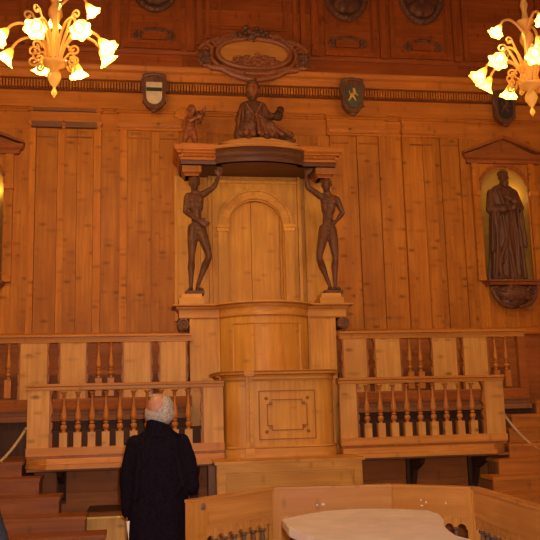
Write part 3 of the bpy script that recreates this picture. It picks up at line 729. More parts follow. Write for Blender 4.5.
YF = -0.45
def atlant(label, S):
    t = thing('flayed_figure', label, 'statue', (S['foot'][0], YF, 2.85), 'flayed figures carrying the canopy')
    bm = BM(); Y = YF
    def p(k, dy=0.0): x, z = S[k][:2]; return (x, Y+dy, z)
    hx, hz = S['head']; head(bm, (hx, Y-0.03, hz), 0.185, S['look'])
    nx, nz = S['neck']; cap(bm, (hx, Y, hz-0.04), 0.04, (nx, Y, nz-0.03), 0.045)
    (lx, lz), (rx, rz) = S['shL'], S['shR']; mx = (lx+rx)/2; mz = (lz+rz)/2
    cap(bm, (lx, Y, lz), 0.042, (rx, Y, rz), 0.042)
    (ax, az), (bx, bz) = S['hipL'], S['hipR']; gx = (ax+bx)/2; gz = (az+bz)/2
    for k in (-1, 1):                                           # rib cage, waist, pelvis
        cap(bm, (mx+k*0.038, Y-0.01, mz-0.04), 0.062, (mx*0.7+gx*0.3+k*0.03, Y-0.005, mz-0.16), 0.052)
        ball(bm, (mx+k*0.045, Y-0.055, mz-0.065), (0.045, 0.025, 0.035), 10)
    cap(bm, (mx*0.6+gx*0.4, Y, mz-0.18), 0.062, (gx, Y, gz+0.07), 0.058)
    for k in (-1, 1):
        for i in range(4): ball(bm, (mx*0.65+gx*0.35+k*0.022, Y-0.055, mz-0.15-0.038*i), (0.017, 0.014, 0.014), 8)
        for i in range(4): tube(bm, [(mx+k*0.075, Y-0.045, mz-0.10-0.022*i), (mx+k*0.035, Y-0.066, mz-0.085-0.022*i)], 0.006, 6)
    cap(bm, (ax, Y, az+0.02), 0.062, (bx, Y, bz+0.02), 0.062); ball(bm, (gx, Y+0.05, gz-0.01), (0.075, 0.045, 0.06), 10)
    ball(bm, (gx, Y-0.055, gz-0.04), (0.02, 0.025, 0.03), 8)
    for sd in ('L', 'R'):
        (hx2, hz2), (kx, kz), (fx, fz) = S['hip'+sd], S['knee'+sd], S['ankle'+sd]; ky = S.get('ky'+sd, -0.03)
        limb(bm, [((hx2, Y, hz2), 0.066), ((hx2*0.6+kx*0.4, Y-0.015+ky*0.4, hz2*0.6+kz*0.4), 0.060), ((kx, Y+ky, kz+0.03), 0.040), ((kx, Y+ky, kz-0.02), 0.038),
                  ((kx*0.7+fx*0.3, Y+ky*0.6+0.02, kz*0.7+fz*0.3), 0.044), ((kx*0.35+fx*0.65, Y+ky*0.3+0.01, kz*0.35+fz*0.65), 0.030), ((fx, Y, fz), 0.023)])
        dx = S['toe'+sd]; cap(bm, (fx, Y+0.01, fz-0.035), 0.028, (fx+dx*0.5, Y-0.05, fz-0.05), 0.024); cap(bm, (fx+dx*0.5, Y-0.05, fz-0.05), 0.026, (fx+dx, Y-0.11, fz-0.058), 0.017)
    for A in S['arms']:
        (s0, e0, w0) = A['pts']; r = 0.040
        limb(bm, [(s0, 0.042), ((Vector(s0)*0.5+Vector(e0)*0.5), 0.037), (e0, 0.029), ((Vector(e0)*0.65+Vector(w0)*0.35), 0.031), (w0, 0.018)])
        hand(bm, w0, A['d'], A['side'], 0.95, A.get('curl', 0.4))
    remeshed(bm, 'body', M['walnut'], t, 0.0075, 3, disp=0.006)
    bm = BM(); x = S['foot'][0]; box(bm, x-0.105, x+0.105, Y-0.13, Y+0.09, 2.851, 2.885)
    rr = random.Random(5)
    for k in range(24): ball(bm, (x+rr.uniform(-0.09, 0.09), Y+rr.uniform(-0.11, 0.07), 2.885), (rr.uniform(.015, .035), rr.uniform(.015, .03), 0.012), 7)
    part('rock_base', bm, M['walnut'], t, True)
Y = YF
atlant('flayed wooden figure left of the arch, one arm raised, other hand at hips', dict(
    head=(-0.79, 4.155), neck=(-0.78, 4.08), look=Vector((-0.25, -1, -0.25)), shL=(-0.86, 4.01), shR=(-0.70, 4.03), hipL=(-0.81, 3.61), hipR=(-0.72, 3.61),
    kneeL=(-0.83, 3.28), kneeR=(-0.64, 3.29), ankleL=(-0.84, 2.96), ankleR=(-0.765, 2.96), toeL=-0.03, toeR=0.05, kyR=-0.08, foot=(-0.80, 2.85),
    arms=[dict(pts=[(-0.69, Y, 4.03), (-0.57, Y-0.07, 4.10), (-0.51, Y-0.05, 4.235)], d=(0.15, 0, 1), side=(-1, 0, 0)),
          dict(pts=[(-0.87, Y, 4.00), (-0.90, Y-0.03, 3.82), (-0.76, Y-0.13, 3.69)], d=(1, -0.1, -0.45), side=(0, 0, 1))]))
atlant('flayed wooden figure right of the arch, one arm bent up, hand on hip', dict(
    head=(0.775, 4.16), neck=(0.79, 4.09), look=Vector((-0.5, -1, -0.35)), shL=(0.715, 4.03), shR=(0.88, 4.00), hipL=(0.73, 3.61), hipR=(0.82, 3.61),
    kneeL=(0.65, 3.28), kneeR=(0.85, 3.28), ankleL=(0.775, 2.96), ankleR=(0.84, 2.96), toeL=0.02, toeR=0.03, kyL=-0.07, foot=(0.80, 2.85),
    arms=[dict(pts=[(0.70, Y, 4.03), (0.545, Y-0.06, 4.12), (0.52, Y-0.06, 4.27)], d=(0.6, 0, 0.8), side=(-1, 0, 0.3), curl=0.7),
          dict(pts=[(0.90, Y, 3.99), (0.965, Y+0.0, 3.83), (0.88, Y+0.0, 3.72)], d=(-0.8, -0.3, -0.5), side=(0, 0, 1))]))

def folds(bm, a, b, r0, r1, wav=0.0, n=7):
    a, b = Vector(a), Vector(b); pts = []
    for i in range(n):
        f = i/(n-1); p = a.lerp(b, f); p.x += wav*math.sin(f*PI*1.3); pts.append(p)
    tube(bm, pts, [r0+(r1-r0)*i/(n-1) for i in range(n)], 8); ball(bm, b, r1, 8); ball(bm, a, r0, 8)

# seated lady on the canopy
t = thing('seated_lady_statue', 'carved robed woman seated on the pulpit canopy, holding a dark bone', 'statue', (-0.02, -0.45, 4.66))
bm = BM(); Y = -0.45
cap(bm, (-0.08, Y, 5.17), 0.045, (-0.08, Y, 5.26), 0.042); cap(bm, (-0.18, Y, 5.09), 0.06, (0.02, Y, 5.10), 0.06)
for k in (-1, 1): cap(bm, (-0.085+k*0.05, Y-0.02, 5.07), 0.085, (-0.09+k*0.05, Y, 4.86), 0.10); ball(bm, (-0.085+k*0.055, Y-0.075, 5.03), (0.05, 0.035, 0.05), 10)
limb(bm, [((-0.19, Y, 5.09), 0.062), ((-0.255, Y-0.04, 4.94), 0.055), ((-0.23, Y-0.12, 4.83), 0.040)]); hand(bm, (-0.22, Y-0.13, 4.82), (0.6, -0.4, -0.5), (0, 0, 1), 0.9)
limb(bm, [((0.03, Y, 5.10), 0.060), ((0.09, Y-0.06, 4.97), 0.056), ((0.14, Y-0.16, 4.95), 0.038)]); hand(bm, (0.14, Y-0.16, 4.95), (0.7, -0.5, 0.0), (0, 0, 1), 0.9, 0.8)
# lap and spreading skirts
cap(bm, (-0.13, Y, 4.83), 0.10, (-0.15, Y-0.24, 4.80), 0.075); cap(bm, (-0.03, Y, 4.83), 0.10, (0.08, Y-0.22, 4.80), 0.075)
cap(bm, (-0.15, Y-0.24, 4.79), 0.07, (-0.17, Y-0.22, 4.70), 0.06); cap(bm, (0.08, Y-0.22, 4.78), 0.075, (0.17, Y-0.20, 4.70), 0.055)
cap(bm, (0.05, Y-0.05, 4.84), 0.10, (0.24, Y-0.08, 4.73), 0.075); cap(bm, (-0.02, Y-0.16, 4.84), 0.09, (0.05, Y-0.2, 4.72), 0.085); cap(bm, (-0.19, Y, 5.02), 0.07, (-0.25, Y-0.03, 4.75), 0.075); ball(bm, (-0.08, Y, 5.12), (0.17, 0.09, 0.075), 14); cap(bm, (0.24, Y-0.05, 4.70), 0.055, (0.39, Y-0.10, 4.675), 0.022)
cap(bm, (-0.20, Y-0.02, 4.80), 0.08, (-0.24, Y-0.05, 4.70), 0.07)
for (a, b, w) in (((-0.12, 4.96), (-0.20, 4.69), -0.02), ((-0.10, 4.95), (-0.12, 4.69), 0.0), ((-0.06, 4.95), (-0.02, 4.69), 0.02), ((-0.02, 4.93), (0.10, 4.69), 0.02), ((0.02, 4.90), (0.22, 4.69), 0.0),
                  ((-0.18, 4.9), (-0.27, 4.69), -0.02), ((0.06, 4.86), (0.32, 4.68), 0.0)):
    folds(bm, (a[0], Y-0.16, a[1]), (b[0], Y-0.28, b[1]), 0.022, 0.036, w)
for (a, b) in (((-0.17, 5.1), (-0.05, 4.95)), ((0.0, 5.1), (-0.07, 4.94)), ((-0.1, 5.12), (-0.1, 4.97))): folds(bm, (a[0], Y-0.09, a[1]), (b[0], Y-0.12, b[1]), 0.012, 0.014)
remeshed(bm, 'robed_body', M['walnut'], t, 0.0075, 1, disp=0.003)
bm = BM()
for (a, b, w) in (((-0.13, 4.95), (-0.22, 4.69), -0.03), ((-0.10, 4.95), (-0.14, 4.69), -0.01), ((-0.075, 4.96), (-0.05, 4.69), 0.01), ((-0.05, 4.95), (0.03, 4.69), 0.02), ((-0.02, 4.94), (0.11, 4.69), 0.02), ((0.02, 4.91), (0.20, 4.69), 0.01), ((0.06, 4.88), (0.30, 4.69), 0.0)):
    folds(bm, (a[0], Y-0.19, a[1]), (b[0], Y-0.305, b[1]), 0.010, 0.020, w)
for (a, b) in (((-0.18, 5.13), (-0.09, 4.97)), ((0.01, 5.13), (-0.07, 4.97)), ((-0.24, 5.05), (-0.28, 4.80)), ((-0.21, 5.05), (-0.23, 4.80))): folds(bm, (a[0], Y-0.10, a[1]), (b[0], Y-0.14, b[1]), 0.010, 0.013)
remeshed(bm, 'drapery_folds', M['walnut_red'], t, 0.006, 1)
bm = BM(); head(bm, (-0.08, Y-0.02, 5.33), 0.20, Vector((-0.05, -1, -0.15))); cap(bm, (-0.08, Y, 5.25), 0.04, (-0.08, Y, 5.18), 0.04)
remeshed(bm, 'face', M['walnut_red'], t, 0.007, 2, label='lighter reddish carved face')
bm = BM(); rr = random.Random(8)
for k in range(44):
    a = rr.uniform(0, 2*PI); e = rr.uniform(0.05, 1.3)
    ball(bm, (-0.08+0.078*math.cos(a)*math.cos(e), Y+0.015+0.07*abs(math.sin(a))*math.cos(e), 5.35+0.085*math.sin(e)), 0.022, 7)
ball(bm, (-0.08, Y+0.05, 5.31), (0.085, 0.05, 0.10), 12); ball(bm, (-0.08, Y, 5.42), (0.07, 0.07, 0.035), 12)
remeshed(bm, 'hair', M['walnut'], t, 0.009, 1)
bm = BM(); tube(bm, [(0.12, Y-0.25, 4.88), (0.17, Y-0.25, 4.97), (0.20, Y-0.23, 5.03)], [0.022, 0.02, 0.016], 8); ball(bm, (0.21, Y-0.23, 5.0), (0.045, 0.035, 0.05), 10); ball(bm, (0.18, Y-0.25, 4.92), (0.06, 0.04, 0.06), 10)
part('held_bone', bm, M['olddark'], t, True, label='dark bone held in her hand')

# cherub on the left end of the canopy
t = thing('cherub_statue', 'small winged wooden cherub standing on the left end of the canopy, offering something up', 'statue', (-0.83, -0.42, 4.60))
bm = BM(); Y = -0.42
head(bm, (-0.81, Y, 5.075), 0.135, Vector((0.8, -1, 0.05)))
cap(bm, (-0.815, Y, 5.01), 0.026, (-0.825, Y, 4.97), 0.028); cap(bm, (-0.865, Y, 4.955), 0.034, (-0.79, Y, 4.955), 0.034)
cap(bm, (-0.825, Y, 4.94), 0.058, (-0.835, Y-0.01, 4.84), 0.060); ball(bm, (-0.835, Y-0.02, 4.83), (0.062, 0.062, 0.055), 10)
limb(bm, [((-0.86, Y, 4.81), 0.052), ((-0.885, Y-0.03, 4.72), 0.040), ((-0.90, Y+0.0, 4.68), 0.034), ((-0.905, Y, 4.63), 0.020)]); cap(bm, (-0.905, Y, 4.618), 0.018, (-0.90, Y-0.05, 4.614), 0.014)
limb(bm, [((-0.81, Y, 4.81), 0.052), ((-0.785, Y-0.03, 4.72), 0.040), ((-0.77, Y, 4.68), 0.034), ((-0.76, Y, 4.63), 0.020)]); cap(bm, (-0.76, Y, 4.618), 0.018, (-0.735, Y-0.05, 4.614), 0.014)
limb(bm, [((-0.785, Y-0.01, 4.955), 0.030), ((-0.72, Y-0.05, 4.965), 0.025), ((-0.675, Y-0.07, 5.02), 0.016)]); hand(bm, (-0.675, Y-0.07, 5.02), (0.3, -0.1, 1), (-1, 0, 0), 0.5)
limb(bm, [((-0.86, Y-0.01, 4.955), 0.030), ((-0.83, Y-0.09, 4.90), 0.025), ((-0.765, Y-0.12, 4.93), 0.016)]); hand(bm, (-0.765, Y-0.12, 4.93), (1, -0.1, 0.3), (0, 0, 1), 0.5)
remeshed(bm, 'body', M['walnut_red'], t, 0.007, 2, disp=0.003)
bm = BM()
for i in range(6):
    a = 0.15+i*0.26; cap(bm, (-0.87, Y+0.05, 4.97), 0.016, (-0.87-0.13*math.cos(a), Y+0.07, 5.0+0.10*math.sin(a)-0.02*i*0), 0.024, 8)
part('wing', bm, M['wall_h'], t, True)
bm = BM()
for i in range(5):
    a = 0.2+i*0.28; cap(bm, (-0.79, Y+0.06, 4.97), 0.014, (-0.79+0.08*math.cos(a), Y+0.08, 4.99+0.08*math.sin(a)), 0.018, 8)
part('wing', bm, M['walnut'], t, True)
bm = BM()
for i in range(14):
    rrr = random.Random(i); ball(bm, (-0.71+rrr.uniform(-0.045, 0.045), Y-0.10, 4.93+rrr.uniform(-0.07, 0.08)), rrr.uniform(0.015, 0.028), 7)
part('drapery_bundle', bm, M['walnut'], t, True, label='darker bundle in front of its chest')
for x, l in ((-0.63, 'small dark carved knob right of the cherub, on the canopy'),):
    bm = BM(); ball(bm, (x, -0.40, 4.618), (0.05, 0.04, 0.022), 10); ball(bm, (x-0.01, -0.40, 4.64), (0.025, 0.025, 0.018), 8)
    part('knob', bm, M['olddark'], C, True, label='small dark knob')

# robed scholars in the wall niches
def niche(cx, right):
    side = 'right' if right else 'left'
    t = thing('statue_niche', 'arched wall niche with pediment and carved corbel, at the far %s of the wall' % side, 'niche', (cx, 0.0, 2.68), 'pedimented wall niches')
    bm = BM(); n = 18; rows = []
    for k in range(2):
        rows.append([(cx-NR*math.cos(PI*i/n), 0.005+NR*0.95*math.sin(PI*i/n), (NZ0, NZS)[k]) for i in range(n+1)])
    for j in range(1, 9):
        e = PI/2*j/8; rows.append([(cx-NR*math.cos(e)*math.cos(PI*i/n), 0.005+NR*0.95*math.cos(e)*math.sin(PI*i/n), NZS+NR*math.sin(e)) for i in range(n+1)])
    V = [[bm.verts.new(p) for p in r] for r in rows]
    for a, b in zip(V, V[1:]):
        for i in range(n):
            try: bm.faces.new((a[i], a[i+1], b[i+1], b[i]))
            except Exception: pass
    part('niche_shell', bm, M['niche'], t, True)
    bm = BM(); arch_plate(bm, cx-0.43, cx+0.43, NZ0, 4.64, cx, NR-0.01, NZS, -0.03, 0.0)
    part('arch_plate', bm, M['wall'], t)
    bm = BM(); arch_band(bm, cx, NR-0.012, NR+0.03, NZS+0.02, -0.055, -0.03); part('archivolt', bm, M['low'], t)
    bm = BM()
    for s in (-1, 1):
        if s > 0: bm = BM()
        x = cx+s*0.385; box(bm, x-0.045, x+0.045, -0.065, -0.03, NZ0+0.02, 4.17); box(bm, x-0.055, x+0.055, -0.085, -0.03, 4.17, 4.23)
        box(bm, x-0.05, x+0.05, -0.075, -0.03, NZ0, NZ0+0.07); box(bm, x-0.045, x+0.045, -0.06, -0.03, 4.23, 4.60)
        part('side_pilaster', bm, M['wall'], t)
    bm = BM(); moulding(bm, [(cx-0.48, 0), (cx-0.48, -0.06), (cx+0.48, -0.06), (cx+0.48, 0)], [(-0.055, 4.60), (0.01, 4.60), (0.02, 4.64), (0.05, 4.66), (0.065, 4.69), (0.065, 4.71), (-0.055, 4.72)])
    for s in (-1, 1):
        prism_y(bm, [(cx+s*0.55, 4.715), (cx+s*0.55, 4.745), (cx, 4.965), (cx, 4.92)], -0.12, -0.01)
    prism_y(bm, [(cx-0.46, 4.715), (cx+0.46, 4.715), (cx, 4.93)], -0.06, -0.01); frame(bm, cx-0.02, cx+0.02, 4.76, 4.80, 0.01, -0.075, -0.06)
    part('pediment', bm, M['low'], t)
    bm = BM(); moulding(bm, [(cx-0.33, 0), (cx-0.33, -0.17), (cx+0.33, -0.17), (cx+0.33, 0)], [(-0.1, 3.0), (0.0, 3.0), (0.01, 3.03), (0.03, 3.04), (0.035, 3.065), (-0.1, 3.068)])
    box(bm, cx-0.33, cx+0.33, -0.17, 0.30, 3.02, 3.067)
    part('shelf', bm, M['walnut_red'], t)
    bm = BM(); ball(bm, (cx, -0.06, 2.90), (0.25, 0.13, 0.13), 16); ball(bm, (cx, -0.05, 2.80), (0.20, 0.10, 0.09), 14)
    rr = random.Random(2)
    for s in (-1, 1):
        tube(bm, [(cx+s*(0.24+0.06*(1-k/16)*math.cos(k*0.6)), -0.12, 2.92+0.06*(1-k/16)*math.sin(k*0.6)) for k in range(15)], 0.02, 7)
        tube(bm, [(cx+s*0.30, -0.10, 2.98), (cx+s*0.27, -0.14, 2.86), (cx+s*0.19, -0.14, 2.76), (cx+s*0.05, -0.13, 2.72)], [0.02, .028, .026, .02], 8)
    for k in range(24): ball(bm, (cx+rr.uniform(-.2, .2), -0.15, 2.88+rr.uniform(-.09, .09)), rr.uniform(.018, .04), 7)
    part('carved_corbel', bm, M['walnut'], t, True)
    bm = BM(); cap(bm, (cx+0.17, 0.23, 4.28), 0.013, (cx+0.17, 0.23, 4.34), 0.013, 8)
    part('niche_lamp', bm, M['bulb'], t, True)
    li = bpy.data.lights.new('niche_light', 'POINT'); li.energy = 1.5; li.color = (1.0, 0.70, 0.16); li.shadow_soft_size = 0.03
    lo = bpy.data.objects.new('niche_light', li); lo.location = (cx+0.19, 0.19, 4.22); COL.objects.link(lo)
niche(NX, True); niche(-NXL, False)
def scholar(cx):
    t = thing('scholar_statue', 'dark wooden statue of a robed bearded scholar standing in the %s niche' % ('right' if cx > 0 else 'left'), 'statue', (cx, 0.02, 3.068), 'robed scholar statues in the niches')
    bm = BM(); Y = 0.02; rr = random.Random(4)
    prof = [(0.20, 3.07), (0.205, 3.14), (0.185, 3.35), (0.175, 3.6), (0.165, 3.85), (0.155, 3.98), (0.175, 4.10), (0.165, 4.22), (0.10, 4.31), (0.05, 4.34)]
    def wob(a, f): return 0.09*(1-f)*math.sin(a*9+2*f)+0.05*(1-f)*math.sin(a*17+1)
    rings = []
    seg = 72
    for r, z in prof:
        f = (z-3.07)/1.27
        rings.append([bm.verts.new((cx+1.22*r*(1+wob(2*PI*i/seg, f))*math.cos(2*PI*i/seg), Y+0.62*r*(1+wob(2*PI*i/seg, f))*math.sin(2*PI*i/seg), z)) for i in range(seg)])
    for a, b in zip(rings, rings[1:]):
        for i in range(seg): bm.faces.new((a[i], a[(i+1) % seg], b[(i+1) % seg], b[i]))
    bm.faces.new(rings[0][::-1]); bm.faces.new(rings[-1])
    limb(bm, [((cx-0.15, Y, 4.22), 0.062), ((cx-0.19, Y-0.04, 4.0), 0.066), ((cx-0.06, Y-0.14, 3.98), 0.055)]); hand(bm, (cx-0.05, Y-0.15, 3.985), (1, -0.1, 0.1), (0, 0, 1), 0.9, 0.5)
    limb(bm, [((cx+0.15, Y, 4.22), 0.062), ((cx+0.20, Y-0.03, 4.02), 0.064), ((cx+0.10, Y-0.13, 4.08), 0.050)]); hand(bm, (cx+0.09, Y-0.14, 4.09), (-0.8, -0.2, 0.3), (0, 0, 1), 0.9, 0.5)
    for (x0, z0, x1, z1, w) in ((-0.17, 4.0, -0.20, 3.09, 0.02), (-0.12, 3.95, -0.16, 3.1, -0.02), (-0.07, 3.95, -0.05, 3.1, 0.02), (0.0, 4.0, 0.03, 3.09, -0.02), (0.07, 4.02, 0.11, 3.1, 0.02),
                                (0.14, 4.0, 0.17, 3.1, 0.0), (-0.10, 4.25, -0.03, 3.98, 0.0), (0.10, 4.25, 0.04, 4.1, 0.0), (-0.20, 3.95, -0.24, 3.45, 0.0), (-0.02, 3.9, -0.12, 3.3, 0.03), (0.19, 4.0, 0.21, 3.5, 0.0)):
        folds(bm, (cx+x0, Y-0.11, z0), (cx+x1, Y-0.125, z1), 0.016, 0.024, w)
    cap(bm, (cx-0.10, Y-0.13, 3.09), 0.03, (cx-0.11, Y-0.17, 3.085), 0.022); cap(bm, (cx+0.08, Y-0.13, 3.09), 0.03, (cx+0.10, Y-0.17, 3.085), 0.022)
    cap(bm, (cx+0.01, Y-0.01, 4.30), 0.05, (cx+0.01, Y-0.02, 4.38), 0.045)
    head(bm, (cx+0.01, Y-0.04, 4.42), 0.195, Vector((-0.15, -1, -0.25)))
    ball(bm, (cx-0.0, Y-0.11, 4.33), (0.045, 0.035, 0.06), 10); ball(bm, (cx+0.01, Y-0.02, 4.48), (0.075, 0.075, 0.045), 12)
    remeshed(bm, 'robed_body', M['walnut'], t, 0.0095, 2, disp=0.004)
scholar(NX); scholar(-NXL)

# ------------------------------------------------------------------ tiers of seating
def tier(name, bm, mat, label): return solo(name, bm, mat, label, 'seating tier', 'tiers of seating')
for s in (-1, 1):
    side = 'left' if s < 0 else 'right'
    def X(a, b): return (a, b) if s > 0 else (-b, -a)
    xo = 2.27 if s > 0 else 2.43
    t = thing('upper_seating_tier', 'dark upper wooden tier against the hall wall %s of the pulpit' % side, 'seating tier', (s*2.0, -0.4, 0.0), 'upper tiers of seating')
    a, b = X(0.88, 3.0); bm = BM(); box(bm, a, b, -0.74, -0.03, 1.08, 1.60); part('riser_wall', bm, M['olddark'], t)  # dark wood here carries the shadow below the upper balustrade
    bm = BM(); box(bm, a, b, -0.76, -0.03, 1.55, 1.60); box(bm, a, b, -0.80, -0.74, 1.49, 1.545); part('tread', bm, M['old'], t)
    bm = BM(); box(bm, a, b, -0.30, -0.03, 1.60, 1.98); part('bench', bm, M['low'], t)
    a2, b2 = X(0.72, xo); t = thing('lower_seating_tier', 'lower wooden tier carrying the balustrade %s of the reading desk' % side, 'seating tier', (s*1.5, -1.2, 0.0), 'lower tiers of seating')
    bm = BM(); x = a2+0.001
    z = 0.0
    while z < 1.04:
        box(bm, a2, b2, -1.15, -0.76, z+0.001, min(z+0.2, 1.045)-0.001); z += 0.2
    part('back_wall', bm, M['low'], t)
    bm = BM(); box(bm, a2, b2, -1.70, -0.76, 1.05, 1.075); part('floor_board', bm, M['old'], t)
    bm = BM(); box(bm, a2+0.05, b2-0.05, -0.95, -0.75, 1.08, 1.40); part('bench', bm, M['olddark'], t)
    for xb in ((-2.15, -0.85) if s < 0 else (1.42, 2.10)):
        bm = BM(); prism_x(bm, [(-1.155, 1.045), (-1.55, 1.045), (-1.50, 0.98), (-1.30, 0.90), (-1.22, 0.74), (-1.155, 0.72)], xb-0.025, xb+0.025); box(bm, xb-0.06, xb+0.03, -1.19, -1.15, 0.70, 1.045)
        part('bracket', bm, M['olddark'], t)
bm = BM(); box(bm, -1.88, -0.80, -1.95, -1.16, 0.0, 0.645)
ld = thing('low_step', 'light worn wooden step with a yellow edge strip, left of the pulpit platform', 'step', (-1.3, -1.5, 0))
part('step_block', bm, M['board'], ld)
bm = BM(); box(bm, -1.89, -0.80, -1.965, -1.16, 0.645, 0.668); part('step_tread', bm, M['old'], ld)
bm = BM(); box(bm, -1.88, -0.81, -1.970, -1.963, 0.646, 0.664); part('edge_strip', bm, M['yellow'], ld, label='yellow strip on the step edge')

# ------------------------------------------------------------------ balustrades
def baluster_mesh(name, H, mat, k=1.0):
    pr = [(0.019, 0), (0.019, .03), (0.015, .05), (0.024, .075), (0.031, .11), (0.031, .15), (0.024, .185), (0.013, .205), (0.025, .225), (0.025, .25), (0.014, .27), (0.022, .29), (0.030, .33),
          (0.031, .38), (0.027, .46), (0.020, .56), (0.014, .68), (0.011, .80), (0.012, .87), (0.019, .885), (0.019, .905), (0.012, .92), (0.018, .95), (0.030, .985), (0.032, 1.0)]
    bm = BM(); lathe(bm, [(r*k, z*H) for r, z in pr], seg=14)
    return mesh_of(bm, name, mat, (0, 0, 0), True)
HB = 0.38
ME_B = baluster_mesh('baluster', HB, M['turned'])
bm = BM(); box(bm, -0.036, 0.036, -0.036, 0.036, 0, 0.135); ME_BLK = mesh_of(bm, 'plinth_block', M['board'], (0, 0, 0))
ME_U = baluster_mesh('baluster_upper', 0.37, M['turned'], 0.95)
bm = BM(); box(bm, -0.034, 0.034, -0.03, 0.03, 0, 0.19); ME_UBLK = mesh_of(bm, 'plinth_block_upper', M['turned'], (0, 0, 0))
def linkm(name, me, parent, wpos):
    o = bpy.data.objects.new(name, me); o.location = Vector(wpos)-wloc(parent); COL.objects.link(o); o.parent = parent; return o
def half_profile(bm, x, s, z0, z1, y0, y1, w=0.032):
    """flat fretted half-baluster whose straight side is at x and whose wavy side faces s"""
    H = z1-z0; pr = [(0.9, 0), (0.9, .25), (0.5, .27), (1, .36), (0.9, .43), (0.35, .46), (0.8, .49), (0.35, .53), (1, .62), (0.7, .74), (0.35, .86), (0.6, .93), (1, .98), (1, 1)]
    prism_y(bm, [(x, z0)]+[(x+s*w*r, z0+H*z) for r, z in pr]+[(x, z1)], y0, y1)
def lower_balustrade(side):
    L = side == 'left'
    x0, x1 = (-2.44, -0.60) if L else (0.56, 2.28)
    t = thing('lower_balustrade', 'lower wooden balustrade with turned balusters on the %s of the reading desk' % side, 'balustrade', ((x0+x1)/2, -1.6, 1.08), 'lower balustrades')
    bm = BM(); moulding(bm, [(x0-0.01, -1.60), (x1+0.01, -1.60)], [(-0.055, 1.79), (0.045, 1.79), (0.048, 1.80), (0.048, 1.828), (0.078, 1.830), (0.080, 1.845), (0.05, 1.853), (-0.07, 1.853), (-0.07, 1.82)])
    part('handrail', bm, M['rail'], t)
    bm = BM(); box(bm, x0, x1, -1.652, -1.60, 1.822, 1.829); part('handrail_shade_bead', bm, M['turned_dark'], t)  # dark strip in place of the shadow under the rail cap
    bm = BM(); box(bm, x0, x1, -1.655, -1.60, 1.168, 1.188); part('base_shade_strip', bm, M['turned_dark'], t)  # flat dark strip imitating the shadowed groove above the ledge
    posts = ((x0+0.0, x0+0.20), (x1-0.19, x1)) if L else ((x0, 0.73), (2.08, x1))
    for a, b in posts:
        bm = BM(); box(bm, a, b, -1.645, -1.555, 1.26, 1.79); part('post', bm, M['board'], t)
    a, b = posts[0][1], posts[1][0]
    bm = BM()
    box(bm, x0-0.005, x1+0.005, -1.668, -1.54, 1.190, 1.262); box(bm, x0, x1, -1.645, -1.54, 1.165, 1.190)
    if L: prism(bm, [(x0-0.01, -1.5), (x0-0.01, -1.60), (x0+0.20, -1.80), (x1-0.13, -1.80), (x1-0.13, -1.5)], 1.075, 1.115); prism(bm, [(x0-0.01, -1.5), (x0-0.01, -1.56), (x0+0.19, -1.70), (x1, -1.70), (x1, -1.5)], 1.115, 1.165)
    else: prism(bm, [(x0+0.09, -1.5), (x0+0.09, -1.80), (x1-0.18, -1.80), (x1+0.01, -1.56), (x1+0.01, -1.5)], 1.075, 1.115); prism(bm, [(x0, -1.5), (x0, -1.72), (x1-0.17, -1.72), (x1+0.01, -1.56), (x1+0.01, -1.5)], 1.115, 1.165)
    part('base_rail', bm, M['rail'], t)
    xs = [-2.11+0.1305*k for k in range(10)] if L else [0.845+0.1385*k for k in range(9)]
    for x in xs:
        linkm('baluster', ME_B, t, (x, -1.60, 1.262+0.135)); linkm('plinth_block', ME_BLK, t, (x, -1.60, 1.262))
    for x, s in ((a, 1), (b, -1)):
        bm = BM(); half_profile(bm, x, s, 1.262, 1.79, -1.63, -1.58); part('half_baluster', bm, M['turned_dark'], t)
lower_balustrade('left'); lower_balustrade('right')
def upper_balustrade(side):
    L = side == 'left'
    x0, x1 = (-3.08, -0.86) if L else (0.80, 2.99)
    t = thing('upper_balustrade', 'upper balustrade of wide plain boards and paired balusters, %s of the pulpit' % side, 'balustrade', ((x0+x1)/2, -0.72, 1.6), 'upper balustrades')
    bm = BM(); moulding(bm, [(x0, -0.72), (x1, -0.72)], [(-0.05, 2.31), (0.035, 2.31), (0.04, 2.33), (0.042, 2.365), (0.075, 2.368), (0.078, 2.388), (-0.06, 2.395), (-0.06, 2.35)])
    part('handrail', bm, M['rail'], t)
    bm = BM(); moulding(bm, [(x0, -0.72), (x1, -0.72)], [(-0.05, 1.60), (0.06, 1.60), (0.065, 1.63), (0.04, 1.65), (0.045, 1.70), (0.03, 1.72), (-0.05, 1.72)])
    part('base_rail', bm, M['low'], t)
    bd = [(-2.65, -2.38), (-2.24, -1.98), (-1.58, -1.30), (-1.19, -0.92)] if L else [(0.84, 1.10), (1.21, 1.49), (1.88, 2.16), (2.25, 2.53)]
    for a, b in bd:
        bm = BM(); box(bm, a, b, -0.745, -0.70, 1.72, 2.31); part('board_panel', bm, M['board'], t)
        for x, s in ((a, -1), (b, 1)):
            bm = BM(); half_profile(bm, x, s, 1.72, 2.31, -0.74, -0.70, 0.03); part('half_baluster', bm, M['turned_dark'], t)
    xe = x0 if L else x1-0.09
    bm = BM(); box(bm, xe, xe+0.09, -0.76, -0.69, 1.72, 2.31); part('post', bm, M['low'], t)
    for x in ((-2.90, -2.775, -1.845, -1.715) if L else (1.61, 1.735, 2.635, 2.765)):
        linkm('baluster', ME_U, t, (x, -0.72, 1.72+0.215)); linkm('plinth_block', ME_UBLK, t, (x, -0.72, 1.72+0.02))
upper_balustrade('left'); upper_balustrade('right')

